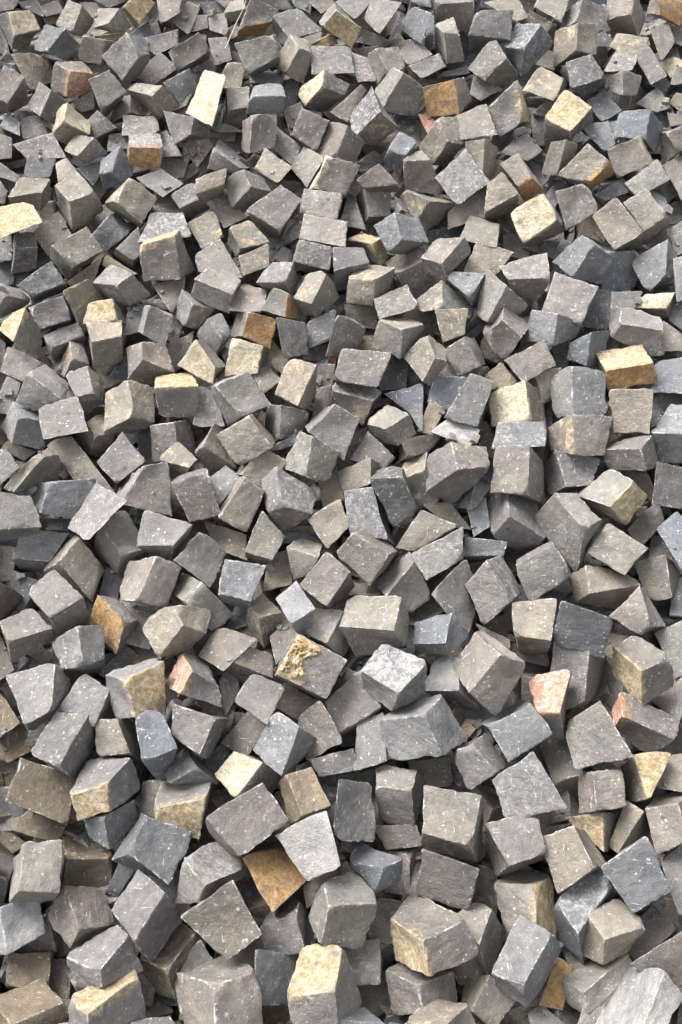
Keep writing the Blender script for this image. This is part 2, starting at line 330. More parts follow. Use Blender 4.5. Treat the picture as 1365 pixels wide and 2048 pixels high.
# ------------------------------------------------------------------ the measured cobbles
# colour letter, six face letters, centre, then the eight corners about it (half millimetres)
DATA = """g..Y... 326,2096,203|-37,-107,145,-10,-173,35,128,-14,121,188,-80,12,-153,86,-3,-117,-7,-150,-32,187,-14,35,104,-148
g...... -436,1903,91|-10,-33,183,6,-173,55,140,51,121,154,-120,-52,-161,96,18,-135,-47,-114,-5,193,-25,10,31,-186
g....Y. -68,1928,118|45,-72,138,60,-129,-10,73,123,101,147,19,-116,-125,-53,69,-90,-106,-74,-77,147,38,-33,68,-143
c...... 319,2753,604|0,-75,156,75,-160,22,98,77,117,185,-27,-44,-156,15,27,-138,-68,-105,-58,164,-15,-6,71,-161
n...... -1,2176,241|-42,-65,129,-72,-117,-26,145,-17,74,78,-85,-103,-68,72,84,-128,18,-74,60,131,45,28,64,-131
n..y... 430,2437,407|53,-149,73,93,-74,-121,110,27,151,139,70,-89,-122,-85,66,-108,-11,-129,-106,82,131,-60,143,-82
c...... 678,2016,167|-37,-134,67,0,-124,-95,89,42,116,149,61,-34,-133,-59,34,-93,-44,-120,-15,124,94,37,138,-62
g...... 583,2938,769|42,-81,141,-73,-146,0,166,-59,69,41,-157,-120,-25,125,72,-110,63,-64,8,175,40,-49,83,-140
n...... 152,3135,823|60,-128,84,113,-74,-52,99,29,128,145,58,-44,-155,-59,43,-86,-43,-147,-118,96,84,-60,121,-94
g...... -372,2442,420|-133,-70,117,-3,-169,28,70,65,150,167,-41,53,-164,28,-72,-59,-54,-136,11,168,-30,115,74,-112
g...... -732,2161,236|-11,-146,71,81,4,130,-105,-40,91,-32,101,136,17,-102,-136,121,40,-89,-77,9,-111,3,134,-88
w...... 1078,1871,129|-56,-135,73,71,53,134,-165,-31,-99,-3,161,-33,19,-131,76,134,0,56,-45,-32,-103,49,115,-101
b...... -725,2373,359|-12,32,140,-65,-106,101,162,18,57,76,-147,-20,-70,143,16,-165,-18,-57,75,110,-95,-1,-33,-141
n...... -427,2148,250|-152,-60,88,10,-147,-45,33,10,202,134,-95,44,-92,89,-51,-2,20,-159,7,121,9,65,61,-86
c....S. 209,2897,737|16,-135,62,-5,-110,-65,141,5,91,133,-12,-96,-126,-13,61,-115,11,-67,-33,123,84,-14,130,-68
n...... 1009,3522,1078|23,-145,64,23,-138,-174,109,-66,63,100,-10,-105,-91,32,135,-151,87,-34,16,89,104,-28,151,-55
g...... -870,2033,145|0,-93,86,5,-115,18,82,56,74,127,-7,-53,-147,-3,38,-101,-57,-76,15,136,13,18,83,-102
g..Y... -940,2562,472|41,-80,116,48,-117,11,95,100,61,133,47,-66,-112,-64,40,-83,-99,-62,-86,135,12,-35,82,-115
n..Y... 718,2236,192|10,-8,130,108,83,58,-128,52,62,-11,148,-5,8,-121,44,105,-72,-88,-90,-85,-59,-5,-1,-142
g...... -994,2197,163|26,-94,77,-19,-113,-10,133,-18,-16,41,-38,-105,-61,52,125,-138,4,-4,53,118,18,-35,89,-84
g..Y... 1231,2944,762|-41,-112,85,-11,-128,-91,92,-51,103,127,-55,-57,-106,54,57,-91,57,-92,-9,116,74,36,115,-80
g....Y. -842,1882,65|-52,-80,126,-39,-149,-26,103,82,91,134,-11,-95,-134,5,86,-137,-72,-79,65,154,33,56,75,-133
cw..... 737,2552,488|-140,2,39,-99,-116,-51,-3,2,200,111,-148,64,-42,141,-73,18,20,-167,56,90,14,101,5,-28
n...... 1032,2725,595|-134,40,35,-100,-116,-69,-20,8,192,86,-163,66,-21,168,-59,45,10,-166,53,76,12,92,-24,-12
t...... -1195,2593,422|-84,62,115,-80,-146,114,121,66,-3,124,-151,-16,-124,145,8,-119,-63,11,78,151,-110,82,-66,-120
gy..... 513,3736,1220|-8,-139,87,144,-63,50,-29,-10,148,135,48,84,-130,-53,-90,9,-14,-181,-130,95,-3,9,134,-93
b...... 1112,2283,316|-145,-51,113,-35,-154,-10,31,35,179,113,-91,23,-62,73,-49,-24,5,-121,25,126,-31,97,58,-103
g....W. -494,2290,301|-12,-108,89,-33,-120,6,133,35,1,114,32,-69,-96,-6,108,-133,-80,-63,18,142,27,7,101,-97
g...... 680,2375,359|-51,-121,52,-74,-57,-108,95,-73,65,120,0,-81,-126,20,109,-99,48,-101,70,65,120,69,119,-55
gY...w. -829,2889,680|-34,-63,126,6,-138,-7,102,50,110,108,-58,-70,-154,44,50,-103,-48,-107,38,157,34,40,57,-135
bW..... 935,2209,183|-126,-18,95,-63,-135,77,54,110,129,88,18,147,-104,-11,-138,-11,-119,-142,78,123,-95,83,32,-74
ny..... 1006,2106,193|-51,-76,94,-36,-83,-51,118,-10,72,68,-26,-86,-96,30,93,-87,-14,-105,46,104,82,38,72,-99
n...... -1157,2278,327|-22,-123,75,-103,-71,-85,111,-94,15,45,-30,-128,-29,35,135,-112,83,-30,90,75,91,21,124,-74
gw..... -1234,2870,654|75,-103,45,82,-33,-29,58,84,122,100,106,-21,-37,-132,-17,-48,-80,-117,-142,60,67,-86,97,-54
g...... -131,2964,737|-137,-100,67,72,-160,-16,-47,21,170,150,-41,83,-141,36,-91,38,-15,-161,-63,155,9,126,103,-62
c...... -1112,2708,558|13,-143,36,98,49,114,-112,-84,45,-38,89,97,37,-84,-89,97,67,-69,-68,-23,-76,-27,130,-54
g...... 786,3638,1026|-48,-127,94,-115,-111,-27,127,-121,-35,42,-94,-142,-39,82,124,-116,117,30,107,122,43,38,135,-83
w...... -92,2375,378|-157,-5,56,-36,-123,-50,34,2,195,89,-139,54,-52,139,-56,29,24,-158,37,89,2,55,15,-43
g...... 308,2008,2|-28,-58,116,-7,-122,44,112,28,70,128,-51,-24,-142,57,33,-110,-46,-95,15,141,-16,28,50,-126
n...... -682,3121,808|36,-95,106,107,-9,-11,-17,6,138,123,95,25,-80,-114,-51,27,-2,-131,-166,14,18,-29,102,-96
ty..... -1037,2423,174|-25,-67,129,135,-17,65,-96,94,83,58,131,3,-57,-130,-2,102,-88,-76,-138,16,-67,23,63,-134
g..R... 1224,2782,598|-103,-36,87,-110,-4,-22,99,-102,23,33,-79,-98,-82,82,101,-89,101,-25,149,6,24,99,33,-91
n...... 890,2339,347|49,-108,84,-10,30,137,-78,-139,-29,-127,31,69,136,-11,-41,72,116,-3,9,-28,-134,-52,111,-80
n...... 950,2020,36|-65,-90,80,-52,-139,14,119,43,92,148,9,48,-118,11,-17,-99,-39,-85,0,116,-46,63,85,-86
bn..... 1114,4099,1403|-56,-163,-11,-51,1,161,-109,-42,-99,-115,98,37,118,-108,-52,114,36,92,44,26,-121,56,149,-9
g...... 422,2320,275|-111,-17,159,-131,-61,-49,89,-88,141,60,-125,-56,-19,75,-17,-68,128,-86,48,32,6,128,60,-98
g...... 806,3733,1186|7,-181,17,23,-21,167,-139,-106,-14,-110,50,130,114,-43,-120,133,90,-8,-17,47,-131,-9,167,-38
g....n. 229,2595,407|45,-77,101,63,-109,-88,75,51,75,114,68,-44,-92,-39,86,-73,-65,-94,-85,87,58,-45,81,-94
yO..... -257,2334,252|-116,-39,146,1,-189,35,3,96,60,131,-23,-8,-125,40,29,-8,-111,-79,-6,175,-58,121,55,-124
t...... -648,2124,-1|-127,-25,57,-1,-105,105,-20,138,66,93,52,106,-108,-54,-107,22,-131,-53,5,104,-106,140,18,-65
gW.n... -244,3637,1117|-11,-131,63,114,-59,-34,-42,49,148,131,79,-9,-84,-91,-7,-8,-45,-141,-113,75,57,10,121,-77
n..Y... -635,2548,379|-95,-69,71,107,-46,107,-95,98,25,111,108,42,-95,-86,-11,75,-115,-49,-95,58,-90,86,54,-92
nY..... 1231,3650,1127|-59,-125,36,33,-115,-69,53,-51,117,132,-31,27,-161,38,-16,-44,41,-131,-15,116,72,61,126,-34
t...... -1153,1904,-6|-18,-88,111,131,20,59,-144,38,51,15,145,-3,-18,-136,16,137,-44,-60,-114,-15,-53,12,84,-118
c...... 711,2764,590|47,4,135,-128,-57,77,127,-77,53,-47,-147,-18,43,144,13,-124,78,-52,119,55,-81,-34,2,-128
g...... -830,3299,917|-21,-155,28,48,-4,145,-134,-35,-60,-99,102,35,90,-108,-44,137,36,62,-28,21,-121,8,144,-45
g...... 1007,3031,629|-11,-180,-4,13,-46,192,-151,-148,-91,-112,26,162,111,14,-103,160,90,10,-14,56,-176,7,185,13
c...... -219,2718,567|-14,-145,-29,55,-42,129,-131,-43,-1,-41,44,132,58,-19,-98,121,32,-15,-60,58,-106,10,116,-15
b...... 1012,3080,872|-115,-19,141,-132,-43,-65,72,-111,128,60,-125,-64,-8,85,8,-48,140,-85,51,16,28,120,54,-89
ny...y. -988,4040,1362|51,-132,39,120,-55,-44,6,9,143,99,86,61,-106,-91,-67,-20,-7,-140,-111,56,46,-41,132,-37
c...... -1210,3220,872|5,-138,38,126,-40,65,-112,-24,84,-19,80,119,1,-77,-116,113,19,-92,-96,42,-64,-17,139,-38
g...... 21,2475,436|-29,6,178,-51,-168,58,95,86,60,110,-89,-63,-29,44,-3,-31,-39,7,-28,160,-71,-35,3,-166
g...... -206,2166,122|33,-4,120,72,-99,25,49,113,38,110,-2,-86,-103,-19,57,-66,-94,-9,-68,99,-24,-31,2,-122
n...... 1144,3349,860|-81,-112,51,-114,-51,-52,162,-35,35,81,-12,-122,-86,5,110,-132,61,2,102,42,37,71,105,-63
c..W... 651,3279,903|53,-132,31,-42,-17,161,-48,-137,-89,-117,-25,37,130,22,-39,46,130,81,33,28,-143,-52,128,-36
gk..... 1090,3907,1286|-38,-153,2,-63,-45,145,-118,14,-77,-123,78,4,104,-101,-38,139,4,101,45,61,-124,53,144,-16
g...... -882,3684,1151|21,-44,147,-73,-154,24,113,26,120,133,-127,-65,-107,84,3,-138,24,-49,42,151,-30,13,43,-150
n...... -980,3517,967|26,-127,42,-18,-77,-115,133,-55,15,98,23,-103,-81,-17,111,-137,29,-52,8,87,130,-26,135,-31
c...... -1081,3051,757|30,-125,28,-79,-75,-37,93,-28,-23,56,-6,-130,-10,6,129,-135,25,18,66,87,54,-21,117,-41
g....Y. -887,4775,1815|72,-73,132,89,-121,-62,69,115,98,132,68,-94,-96,-75,83,-94,-103,-81,-103,113,48,-66,77,-127
n...... -1164,3422,902|22,29,143,-48,-90,100,118,-1,-11,78,-133,-73,-44,131,69,-155,-14,-11,60,95,-94,-27,-17,-127
c...... 876,3357,948|24,-32,153,-132,-50,50,99,-109,52,-70,-142,-73,46,127,50,-75,123,-33,124,51,-50,-12,34,-152
nO...Y. 1352,4230,1478|-114,-101,35,-88,-93,-69,96,-93,69,135,-85,-35,-126,88,37,-98,93,-71,85,94,69,110,100,-37
b...... -745,2707,575|-27,-141,40,105,-88,67,-74,38,117,11,75,121,8,-80,-128,56,-30,-107,-90,93,-61,8,136,-49
g...... 53,2916,569|-60,-146,-9,108,-76,72,-117,-39,60,27,45,161,-32,-37,-151,137,34,-69,-113,75,-74,52,145,7
w...... -1252,2185,137|-25,-19,132,11,-136,26,83,71,85,126,-32,-2,-123,39,14,-91,-74,-88,-15,130,-33,33,19,-131
n...... 817,3127,818|-98,-92,36,40,-128,44,-94,40,98,80,23,132,-45,-21,-129,61,-44,-104,-45,124,-50,98,97,-31
gR..... 870,2840,639|-88,-87,54,-6,-114,89,-95,96,76,69,80,128,3,-76,-120,36,-98,-78,5,113,-88,75,83,-58
nC..... 837,4113,1326|32,-153,22,16,-22,157,-124,-83,-55,-139,30,53,133,-34,-58,124,75,45,-7,43,-126,-34,142,-37
n...... 281,3348,861|-88,-105,31,37,-20,154,-134,50,-20,10,131,97,8,-115,-75,109,-68,-7,-35,33,-136,95,97,-43
g...... 120,3415,996|79,-101,67,3,-140,-67,129,36,-22,73,29,-111,-70,-23,118,-139,-36,21,-3,127,48,-73,109,-57
g...... -784,3477,1019|62,-104,43,30,-24,-104,132,-5,83,79,70,-72,-101,-93,38,-64,3,-87,-75,42,128,-63,113,-31
c..w... -480,4084,1396|-92,-79,102,20,-139,-23,50,12,130,152,-57,-7,-133,61,13,-67,-23,-146,-9,147,35,76,74,-108
g...... -588,2758,590|31,-133,7,87,-28,94,-82,-63,40,-88,35,119,48,-43,-131,116,78,-20,-73,30,-93,-38,126,-18
b...... -286,2017,62|-25,8,167,-25,-144,73,118,71,28,89,-75,-58,-33,33,-1,-26,-39,18,-43,147,-68,-51,-1,-157
t...... -1207,2120,-58|-69,-3,107,88,13,90,-99,95,-26,69,111,-42,-63,-101,55,93,-87,37,-93,-22,-104,73,-6,-120
n...... 931,2737,358|-74,-104,61,50,-89,97,-98,75,81,32,86,113,-24,-86,-113,94,-74,-82,-63,89,-98,84,105,-60
y...... -152,2545,454|-59,3,110,3,-122,30,36,53,93,112,-68,19,-97,72,-13,-49,-63,-108,3,123,-29,54,2,-103
g...... 1031,2559,460|-45,-112,21,-48,4,107,-78,-27,-102,-68,96,-6,77,-90,14,67,22,96,48,-1,-104,46,111,-23
g...... 1434,4424,1591|-109,-80,61,100,-98,33,-70,83,82,124,51,35,-129,-43,-24,78,-98,-105,-95,115,-9,105,72,-73
g...... -1338,3114,796|-27,-111,51,120,-19,41,-85,-17,79,15,78,74,-48,-89,-89,102,25,-66,-93,16,-44,13,115,-43
g..R.w. -605,2937,693|8,-65,121,-37,-118,43,104,-48,10,116,-95,-60,-64,97,61,-131,22,-48,14,140,-13,-13,69,-117
n....Y. 1221,5548,2289|-13,-150,-18,15,-39,-99,110,-47,80,141,51,-18,-136,-45,25,-107,15,-128,-20,71,143,13,146,12
gK..... -371,2647,440|-43,-127,25,60,-42,128,-137,-21,30,-59,39,97,68,-41,-101,131,24,-27,-43,53,-114,20,116,-42
b...... 1235,4771,1804|-85,-112,-45,-7,-92,115,-164,39,-24,-33,42,113,86,-41,-112,124,-34,31,11,99,-106,70,101,29
b...... 129,2313,301|28,-58,90,1,-93,-13,106,6,54,100,-23,-42,-101,14,29,-47,-11,-60,-66,102,27,-19,64,-82
g...... 1056,3811,1138|-43,-123,23,-80,4,124,-94,-25,-98,-98,95,-6,80,-95,7,122,12,81,46,17,-94,67,113,-36
gn..... 534,2156,136|-25,-98,74,33,18,115,-116,10,92,-4,80,68,24,-114,-117,102,21,-47,-42,0,-91,25,86,-91
g...... -52,3299,919|-10,-146,-13,89,-48,99,-122,-65,37,-10,28,142,26,-15,-123,110,51,-58,-93,54,-91,7,140,4
b...... -1262,3640,1123|-10,-59,126,-36,-150,30,183,21,92,77,-93,-38,-119,82,21,-134,0,-63,37,143,-39,-2,57,-129
n...... -432,3898,1276|122,-101,20,16,-34,143,-32,-134,-64,-127,-64,62,129,72,-53,24,129,54,-16,38,-138,-115,97,-27
ny..... 535,1962,-11|-59,-68,63,17,39,113,-90,13,-32,-50,99,-10,26,-105,2,108,-15,29,-10,-24,-92,58,59,-75
gC..... 998,4966,1934|-78,-121,-71,78,-121,51,-142,-15,53,13,-31,152,-31,34,-146,164,14,-54,-82,130,-38,75,110,54
n...... 1370,4025,1365|-135,31,84,-90,-43,-93,34,-86,151,26,-162,-29,13,150,12,31,96,-138,62,14,53,62,0,-39
n...... -1364,5098,2000|-7,-132,36,-29,-67,-130,111,-53,59,120,37,-70,-96,-29,82,-107,39,-80,-4,67,130,10,137,-29
c...... -1048,2894,580|47,-131,25,94,2,97,-101,-75,62,-22,63,140,33,-34,-99,86,44,-107,-88,11,-79,-46,122,-38
gY..... -777,4103,1395|-72,-93,90,120,-51,78,-95,72,60,58,119,56,-68,-112,-47,95,-78,-71,-96,56,-72,59,90,-96
nw..... -130,3817,1224|-30,-133,-8,3,-38,136,-138,-3,-46,-55,84,87,70,-79,-81,120,-2,38,-15,46,-126,42,128,0
g...... 549,2660,519|60,-98,49,-38,-13,105,-48,-111,-48,-108,4,51,117,6,-38,40,106,40,25,4,-120,-50,105,-40
d..w... 249,3671,1140|18,-65,119,-122,-39,91,91,-106,-32,-17,-111,-104,25,97,85,-72,114,43,76,56,-67,1,53,-136
g...... 1118,4548,1692|-71,55,109,-142,-107,-15,124,-19,66,26,-179,-56,-39,180,55,-109,20,-68,153,106,13,56,-52,-107
n..Y... 1204,2600,482|-23,-119,30,-50,28,112,-46,-24,-106,-57,102,-53,-6,-116,35,103,34,122,28,-13,-89,54,105,-48
g...... 1299,2468,407|-111,8,45,-14,-33,131,-15,139,-29,104,93,50,-78,-109,-74,12,-129,43,36,28,-138,63,1,-31
g...... -650,3663,1128|64,-24,136,-90,-69,105,116,-99,-36,-17,-133,-52,20,139,59,-111,89,20,76,70,-104,-54,27,-132
bw..... 117,3627,1028|82,-160,6,22,31,150,-77,-145,5,-102,28,122,137,-38,-138,47,154,8,-24,-8,-118,-82,141,-34
g..O... -981,3206,767|66,-79,69,21,-115,-73,106,-12,27,54,-37,-100,-65,48,116,-113,15,-23,-6,102,53,-63,81,-68
w...... 486,3010,602|-137,-36,-7,-3,-118,76,-78,91,73,9,1,144,0,0,-142,109,-91,-72,43,124,-67,60,26,-8
n...... 483,3285,852|-107,-130,123,48,-168,-70,50,49,168,128,16,-17,-82,-17,16,-18,6,-89,-21,113,-7,5,129,-124
n...... -922,2779,509|72,-101,40,13,17,108,-59,-108,18,-76,17,96,88,-23,-102,54,113,-9,-30,-17,-106,-63,99,-42
b...... 402,3102,781|26,-98,59,44,-85,-17,60,29,108,142,17,-3,-92,-27,-11,-74,-9,-80,-85,81,11,-20,94,-66
g...... -1439,3509,1110|-27,-134,36,141,-55,-6,-49,-7,142,80,56,77,-73,-61,-84,14,18,-127,-82,49,-2,-1,135,-34
bw..... -434,3288,915|-81,-103,38,54,-124,13,-58,20,125,114,-1,102,-78,1,-102,31,-20,-126,-55,126,-10,77,101,-41
g....y. -923,4267,1493|-1,-108,62,-86,-88,-48,128,-46,-38,7,-11,-127,-16,-2,108,-103,57,54,78,81,39,-7,117,-49
n...... 1207,3430,998|-44,50,110,-140,-57,24,107,-61,51,2,-146,-22,-6,157,28,-101,51,-58,144,46,-30,39,-39,-102
n...... 1413,4926,1910|-47,-144,-57,84,-137,30,-148,-6,70,-37,0,154,47,19,-127,129,-13,-98,-64,138,-28,38,143,54
g...... -36,3956,1308|9,-34,139,-110,-103,40,117,-44,63,46,-143,-80,-33,118,42,-130,71,-26,98,104,-40,2,34,-142
g...... 1337,3838,1233|-5,-92,89,31,-122,-10,83,32,89,117,-19,-40,-144,6,22,-100,-20,-71,8,127,17,13,87,-95
gW.y... 168,5564,2286|-95,-93,-63,38,-125,75,-128,47,9,-4,25,163,5,-4,-132,144,-59,-26,-27,132,-66,67,75,38
gw..... -1068,3556,1088|-24,94,113,-128,-51,-21,142,-63,124,-11,-194,10,35,151,-70,-49,62,-125,30,26,-14,3,-27,-18
n...... -1342,4799,1819|22,-137,-5,-48,-27,-117,145,-15,24,33,88,-99,-72,-98,83,-130,15,-25,74,36,130,-24,140,8
g...... -331,5020,1964|-144,-78,35,22,-145,-45,23,7,136,127,-45,76,-120,52,-69,10,-14,-147,5,145,45,75,80,-33
gw..... 927,4673,1740|-112,-86,36,88,-103,50,-139,33,57,91,49,119,-29,-31,-93,69,-52,-85,-60,97,-58,95,92,-27
bw...W. 1036,6048,2572|-25,-126,9,-16,-90,-141,70,-44,114,164,22,7,-123,-20,-1,-66,58,-92,-43,62,102,41,134,3
g...... 94,4217,1486|-87,6,90,-128,-114,-9,140,-6,75,70,-137,-32,-83,130,27,-124,12,-72,141,119,12,72,-11,-94
gw..... 631,5194,2083|-145,-63,22,-37,-193,-76,17,73,125,133,-85,6,-126,71,-17,-21,-57,-114,32,204,85,147,48,-32
c...... -917,2504,346|11,-112,-34,-1,-64,104,-89,-36,-47,-97,-21,44,102,26,-34,89,46,64,0,84,-74,-18,73,-20
n...... 328,5750,2395|-107,-110,-74,5,-102,111,-138,66,-12,-44,34,116,81,-34,-117,126,-55,28,20,115,-93,59,84,38
n...... -637,3452,917|23,53,129,-74,-119,97,125,31,18,68,-148,-25,-76,120,-16,-67,-22,-6,18,101,-124,-14,-15,-76
c...... -1169,5925,2534|74,-117,30,117,46,9,1,-56,133,74,83,78,-44,-100,-100,5,59,-127,-149,-32,12,-76,115,-33
c....w. 307,4856,1905|-8,-130,19,132,-20,-33,-43,-39,118,82,69,62,-72,-76,-72,43,43,-112,-137,22,37,0,132,-16
ny..... -204,4136,1419|5,-153,-5,90,-6,122,-101,-103,22,-39,34,135,43,-20,-116,84,74,-64,-51,36,-79,-29,136,-18
n....y. 274,4398,1573|13,-107,71,14,-122,-74,130,23,42,104,42,-55,-88,-26,79,-121,-31,-52,-26,108,54,-26,112,-64
g...... -1409,4130,1409|-32,-60,121,112,-103,12,6,99,81,114,69,-9,-105,-85,-12,-14,-87,-62,-91,91,-28,7,72,-102
g..W... -612,4630,1712|-97,-63,72,82,-112,13,-31,69,97,118,23,41,-130,-20,-37,56,-73,-101,-72,110,-15,71,67,-66
c...... -1369,3534,915|-69,-114,46,77,-95,11,-37,3,120,148,19,80,-99,-22,-86,11,-4,-121,-87,105,4,58,110,-51
n...... -443,3630,1111|24,-26,146,-90,-119,-4,105,-38,80,26,-129,-69,-16,120,55,-114,52,-60,71,110,-9,-7,32,-139
n...... 781,4550,1670|-74,-120,-51,9,-85,121,-108,24,-65,-74,85,147,60,-37,-77,130,-67,5,5,97,-104,53,100,25
n...... -617,3286,820|-44,-102,90,23,-32,137,-127,36,29,-84,106,76,63,-107,-78,148,-39,-36,-27,39,-129,46,102,-92
n...... 542,5437,2200|16,-126,41,114,-52,5,-38,-22,130,72,65,113,-50,-55,-98,36,30,-118,-127,31,-34,-19,127,-39
c...... -1491,4041,1275|5,-89,88,-39,-114,-36,98,-32,40,88,-65,-96,-58,62,91,-131,42,-27,39,110,29,-5,89,-89
n..y.k. 138,4645,1726|25,-119,70,16,-119,-55,134,57,65,106,63,-52,-104,-60,54,-111,-62,-74,-42,121,57,-27,122,-68
nw..... 434,3398,994|-136,-62,52,-70,-145,-21,92,46,113,84,-61,24,-120,49,-33,-56,-34,-105,105,156,27,97,49,-61
c...... 1587,4736,1768|-1,-129,26,26,22,137,-52,-76,-90,-126,73,17,59,-76,-21,101,57,65,5,5,-98,-15,122,-35
ny..... -1133,4356,1546|-37,-112,58,94,-61,64,-91,40,97,70,76,81,-58,-88,-100,75,-29,-82,-94,66,-58,44,108,-64
ny..... 1327,6066,2581|-27,-143,-9,-20,-71,114,-111,-6,-125,-100,100,47,93,-94,-38,108,-10,101,29,84,-97,29,141,6
gW.n... 60,4160,1346|-108,-50,73,87,-100,44,-54,103,86,137,30,23,-118,-28,-20,43,-100,-81,-79,104,-36,95,41,-85
g...... -345,2873,635|-82,-88,91,47,-148,33,-22,80,84,118,37,47,-39,-14,-15,7,-43,-31,-77,108,-88,50,66,-122
g...... -69,2811,545|-16,-2,168,-119,34,18,77,-140,76,-70,-105,-74,19,55,3,7,153,-58,53,-19,3,52,24,-137
n...... 1404,3377,871|14,-130,9,-3,-11,139,-66,-93,-47,-122,22,76,91,11,-31,105,61,1,1,23,-123,-21,120,-24
g...... 608,4058,1396|-7,43,112,-138,-143,-11,96,22,77,13,-167,-48,11,164,45,-118,-20,-77,113,143,11,31,-44,-113
g...... -1286,3975,1315|-100,1,89,-46,-168,21,66,60,110,136,-117,33,-110,77,-91,-25,-11,-42,52,134,-71,25,27,-49
c...... 122,2780,502|-55,35,78,-68,-145,-7,58,52,114,59,-128,27,-51,128,-28,-64,-53,-111,62,145,7,63,-36,-77
g...... 1273,3181,832|17,-113,41,-18,26,135,-18,-104,-20,-128,-13,6,115,-13,-44,46,118,39,32,1,-98,-43,101,-58
c...... 839,6139,2640|-123,-115,-5,103,-123,-31,-90,-64,109,119,-55,107,-89,37,-133,65,80,-86,-74,112,16,91,127,22
n....y. -132,4599,1688|-10,-127,11,9,-71,-82,67,13,117,121,37,-23,-104,-48,8,-73,2,-94,-28,73,84,15,120,-22
c...... 1030,4424,1591|-22,-135,-27,-9,-84,109,-128,-15,-55,-106,34,79,101,-14,-51,135,-3,28,6,91,-100,24,127,15
g...... 80,2130,-27|70,-109,32,68,24,120,-63,-111,35,-72,11,109,78,-15,-116,77,114,-32,-78,-23,-121,-84,111,-30
nO..... 581,5720,2376|57,-129,-61,20,-106,102,-101,-41,-93,-140,-33,49,138,47,-28,91,36,87,-25,116,-87,-40,108,33
n....w. -1096,4639,1718|7,-121,56,58,-91,-63,80,-51,83,151,-22,-38,-137,6,16,-95,54,-78,-54,99,74,-11,128,-46
n..O... 1300,5269,2107|-16,-115,-41,84,-99,68,-168,-52,-12,-24,-10,133,34,23,-114,142,27,-23,-75,97,-71,24,127,58
b...... 1599,5505,2244|-2,-159,-1,27,-63,127,-139,-46,-14,-114,31,87,97,-46,-106,139,42,9,0,95,-80,-6,143,-21
n...... -1076,5078,1995|-65,-115,49,56,-108,-67,10,-33,138,128,-21,29,-159,28,-19,14,28,-144,-56,101,58,72,117,-45
g...... 514,4757,1828|-24,-130,14,5,-102,-64,93,-5,100,138,15,12,-107,-8,-3,-88,11,-93,-37,96,55,22,124,-24
n..y... -1360,3735,1216|60,-93,122,-81,-120,-36,82,97,24,80,85,-112,13,-82,119,-135,-101,-29,11,97,5,-33,115,-89
g...... 369,4847,1714|-96,-101,21,44,-96,94,-142,52,27,31,83,137,-4,-72,-122,113,-62,-43,-47,91,-102,99,106,-15
n...... 1571,5005,1952|-45,-129,-40,56,-126,38,-130,-4,64,-26,0,142,13,-11,-158,133,16,-47,-41,123,-44,43,132,42
b...... 1379,4880,1720|-34,-106,124,-59,-152,-66,134,-23,97,144,-67,-91,-134,69,93,-143,21,-101,51,154,67,42,106,-127
n...... 860,5902,2486|-75,-106,-42,36,-120,70,-152,-1,0,-21,15,155,46,15,-113,135,-26,-39,-31,122,-68,64,104,39
gw..... 794,4406,1578|-33,-75,100,61,-104,23,0,90,104,131,50,10,-114,-48,-7,-1,-92,-106,-81,108,-16,41,72,-105
g....C. -94,5746,2384|-8,-120,61,110,-42,0,3,-39,129,138,21,43,-109,-34,-63,12,54,-109,-145,43,1,3,121,-60
cw..... 1567,3917,1295|-156,-54,38,24,-139,82,-27,125,80,82,42,126,-94,-42,-125,62,-126,-80,3,138,-83,104,54,-39
g..Y... 916,5624,2315|55,-132,-11,16,-39,166,-57,-110,-101,-124,-46,33,127,27,-60,66,104,94,1,69,-122,-81,127,4
n...... 237,3951,1311|-35,-101,51,25,-89,-42,73,-33,87,104,-28,-16,-125,23,9,-54,26,-96,-21,103,61,30,101,-51
g...... 1236,2065,104|-175,-69,83,11,-121,-48,12,-7,196,86,-87,24,-35,61,-61,-29,47,-139,17,76,-15,109,97,-43
nw...w. 417,4238,1507|18,-97,64,75,-46,24,-15,63,119,79,79,28,-34,-96,-54,13,-54,-107,-114,60,-5,-20,94,-71
wy..... -56,3186,728|-4,-119,49,64,8,119,-103,-44,46,-79,65,89,70,-60,-83,99,28,-69,-31,22,-76,-20,102,-73
n...... -1228,3869,1167|-129,25,89,7,-103,-18,-11,38,120,210,-191,-44,-165,139,16,-31,13,-90,-49,153,46,170,-73,-116
g...... -481,3092,694|-44,100,63,-121,-29,22,123,-21,106,0,-157,55,34,113,-117,-49,23,-103,44,24,-27,13,-55,2
c...... -615,2663,440|41,-47,91,-21,78,63,-65,-94,48,-124,24,9,127,-35,-25,68,84,-63,8,-43,-14,-32,34,-112
g....w. 1350,5855,2455|-89,-101,-44,26,25,-132,92,-116,11,121,20,-61,-112,-14,70,-110,116,-11,10,-39,112,59,109,57
g...... 1199,2208,30|14,66,90,-118,-48,34,104,-22,83,-80,-133,26,54,135,-29,-77,22,-83,143,47,-34,-40,-64,-89
n...... -336,3515,967|-81,-98,32,36,-121,2,-10,33,152,92,-30,63,-93,12,-90,5,-14,-125,-31,127,7,81,91,-43
g...... 4,5428,2194|-33,-134,-34,30,-65,113,-136,-18,-46,-59,54,106,66,-40,-86,121,-4,14,-23,81,-91,30,125,21
g..C... -39,5231,2081|-29,-62,124,-104,-129,-16,137,-53,74,62,-115,-58,-47,120,67,-141,45,-84,100,115,-2,22,76,-102
ny..... 1154,2491,334|-70,-107,-26,20,-30,122,-98,-63,-46,-33,24,115,82,1,-79,75,40,14,-9,41,-105,36,93,6
g...... -490,5166,2033|30,-109,49,129,-1,-10,-14,-24,114,82,70,37,-75,-89,-63,-7,19,-121,-113,21,40,-35,109,-45
g...... 1625,6256,2696|4,-135,28,91,-36,-113,29,-49,131,137,41,-23,-113,-63,-8,-43,74,-94,-101,31,106,-2,138,-23
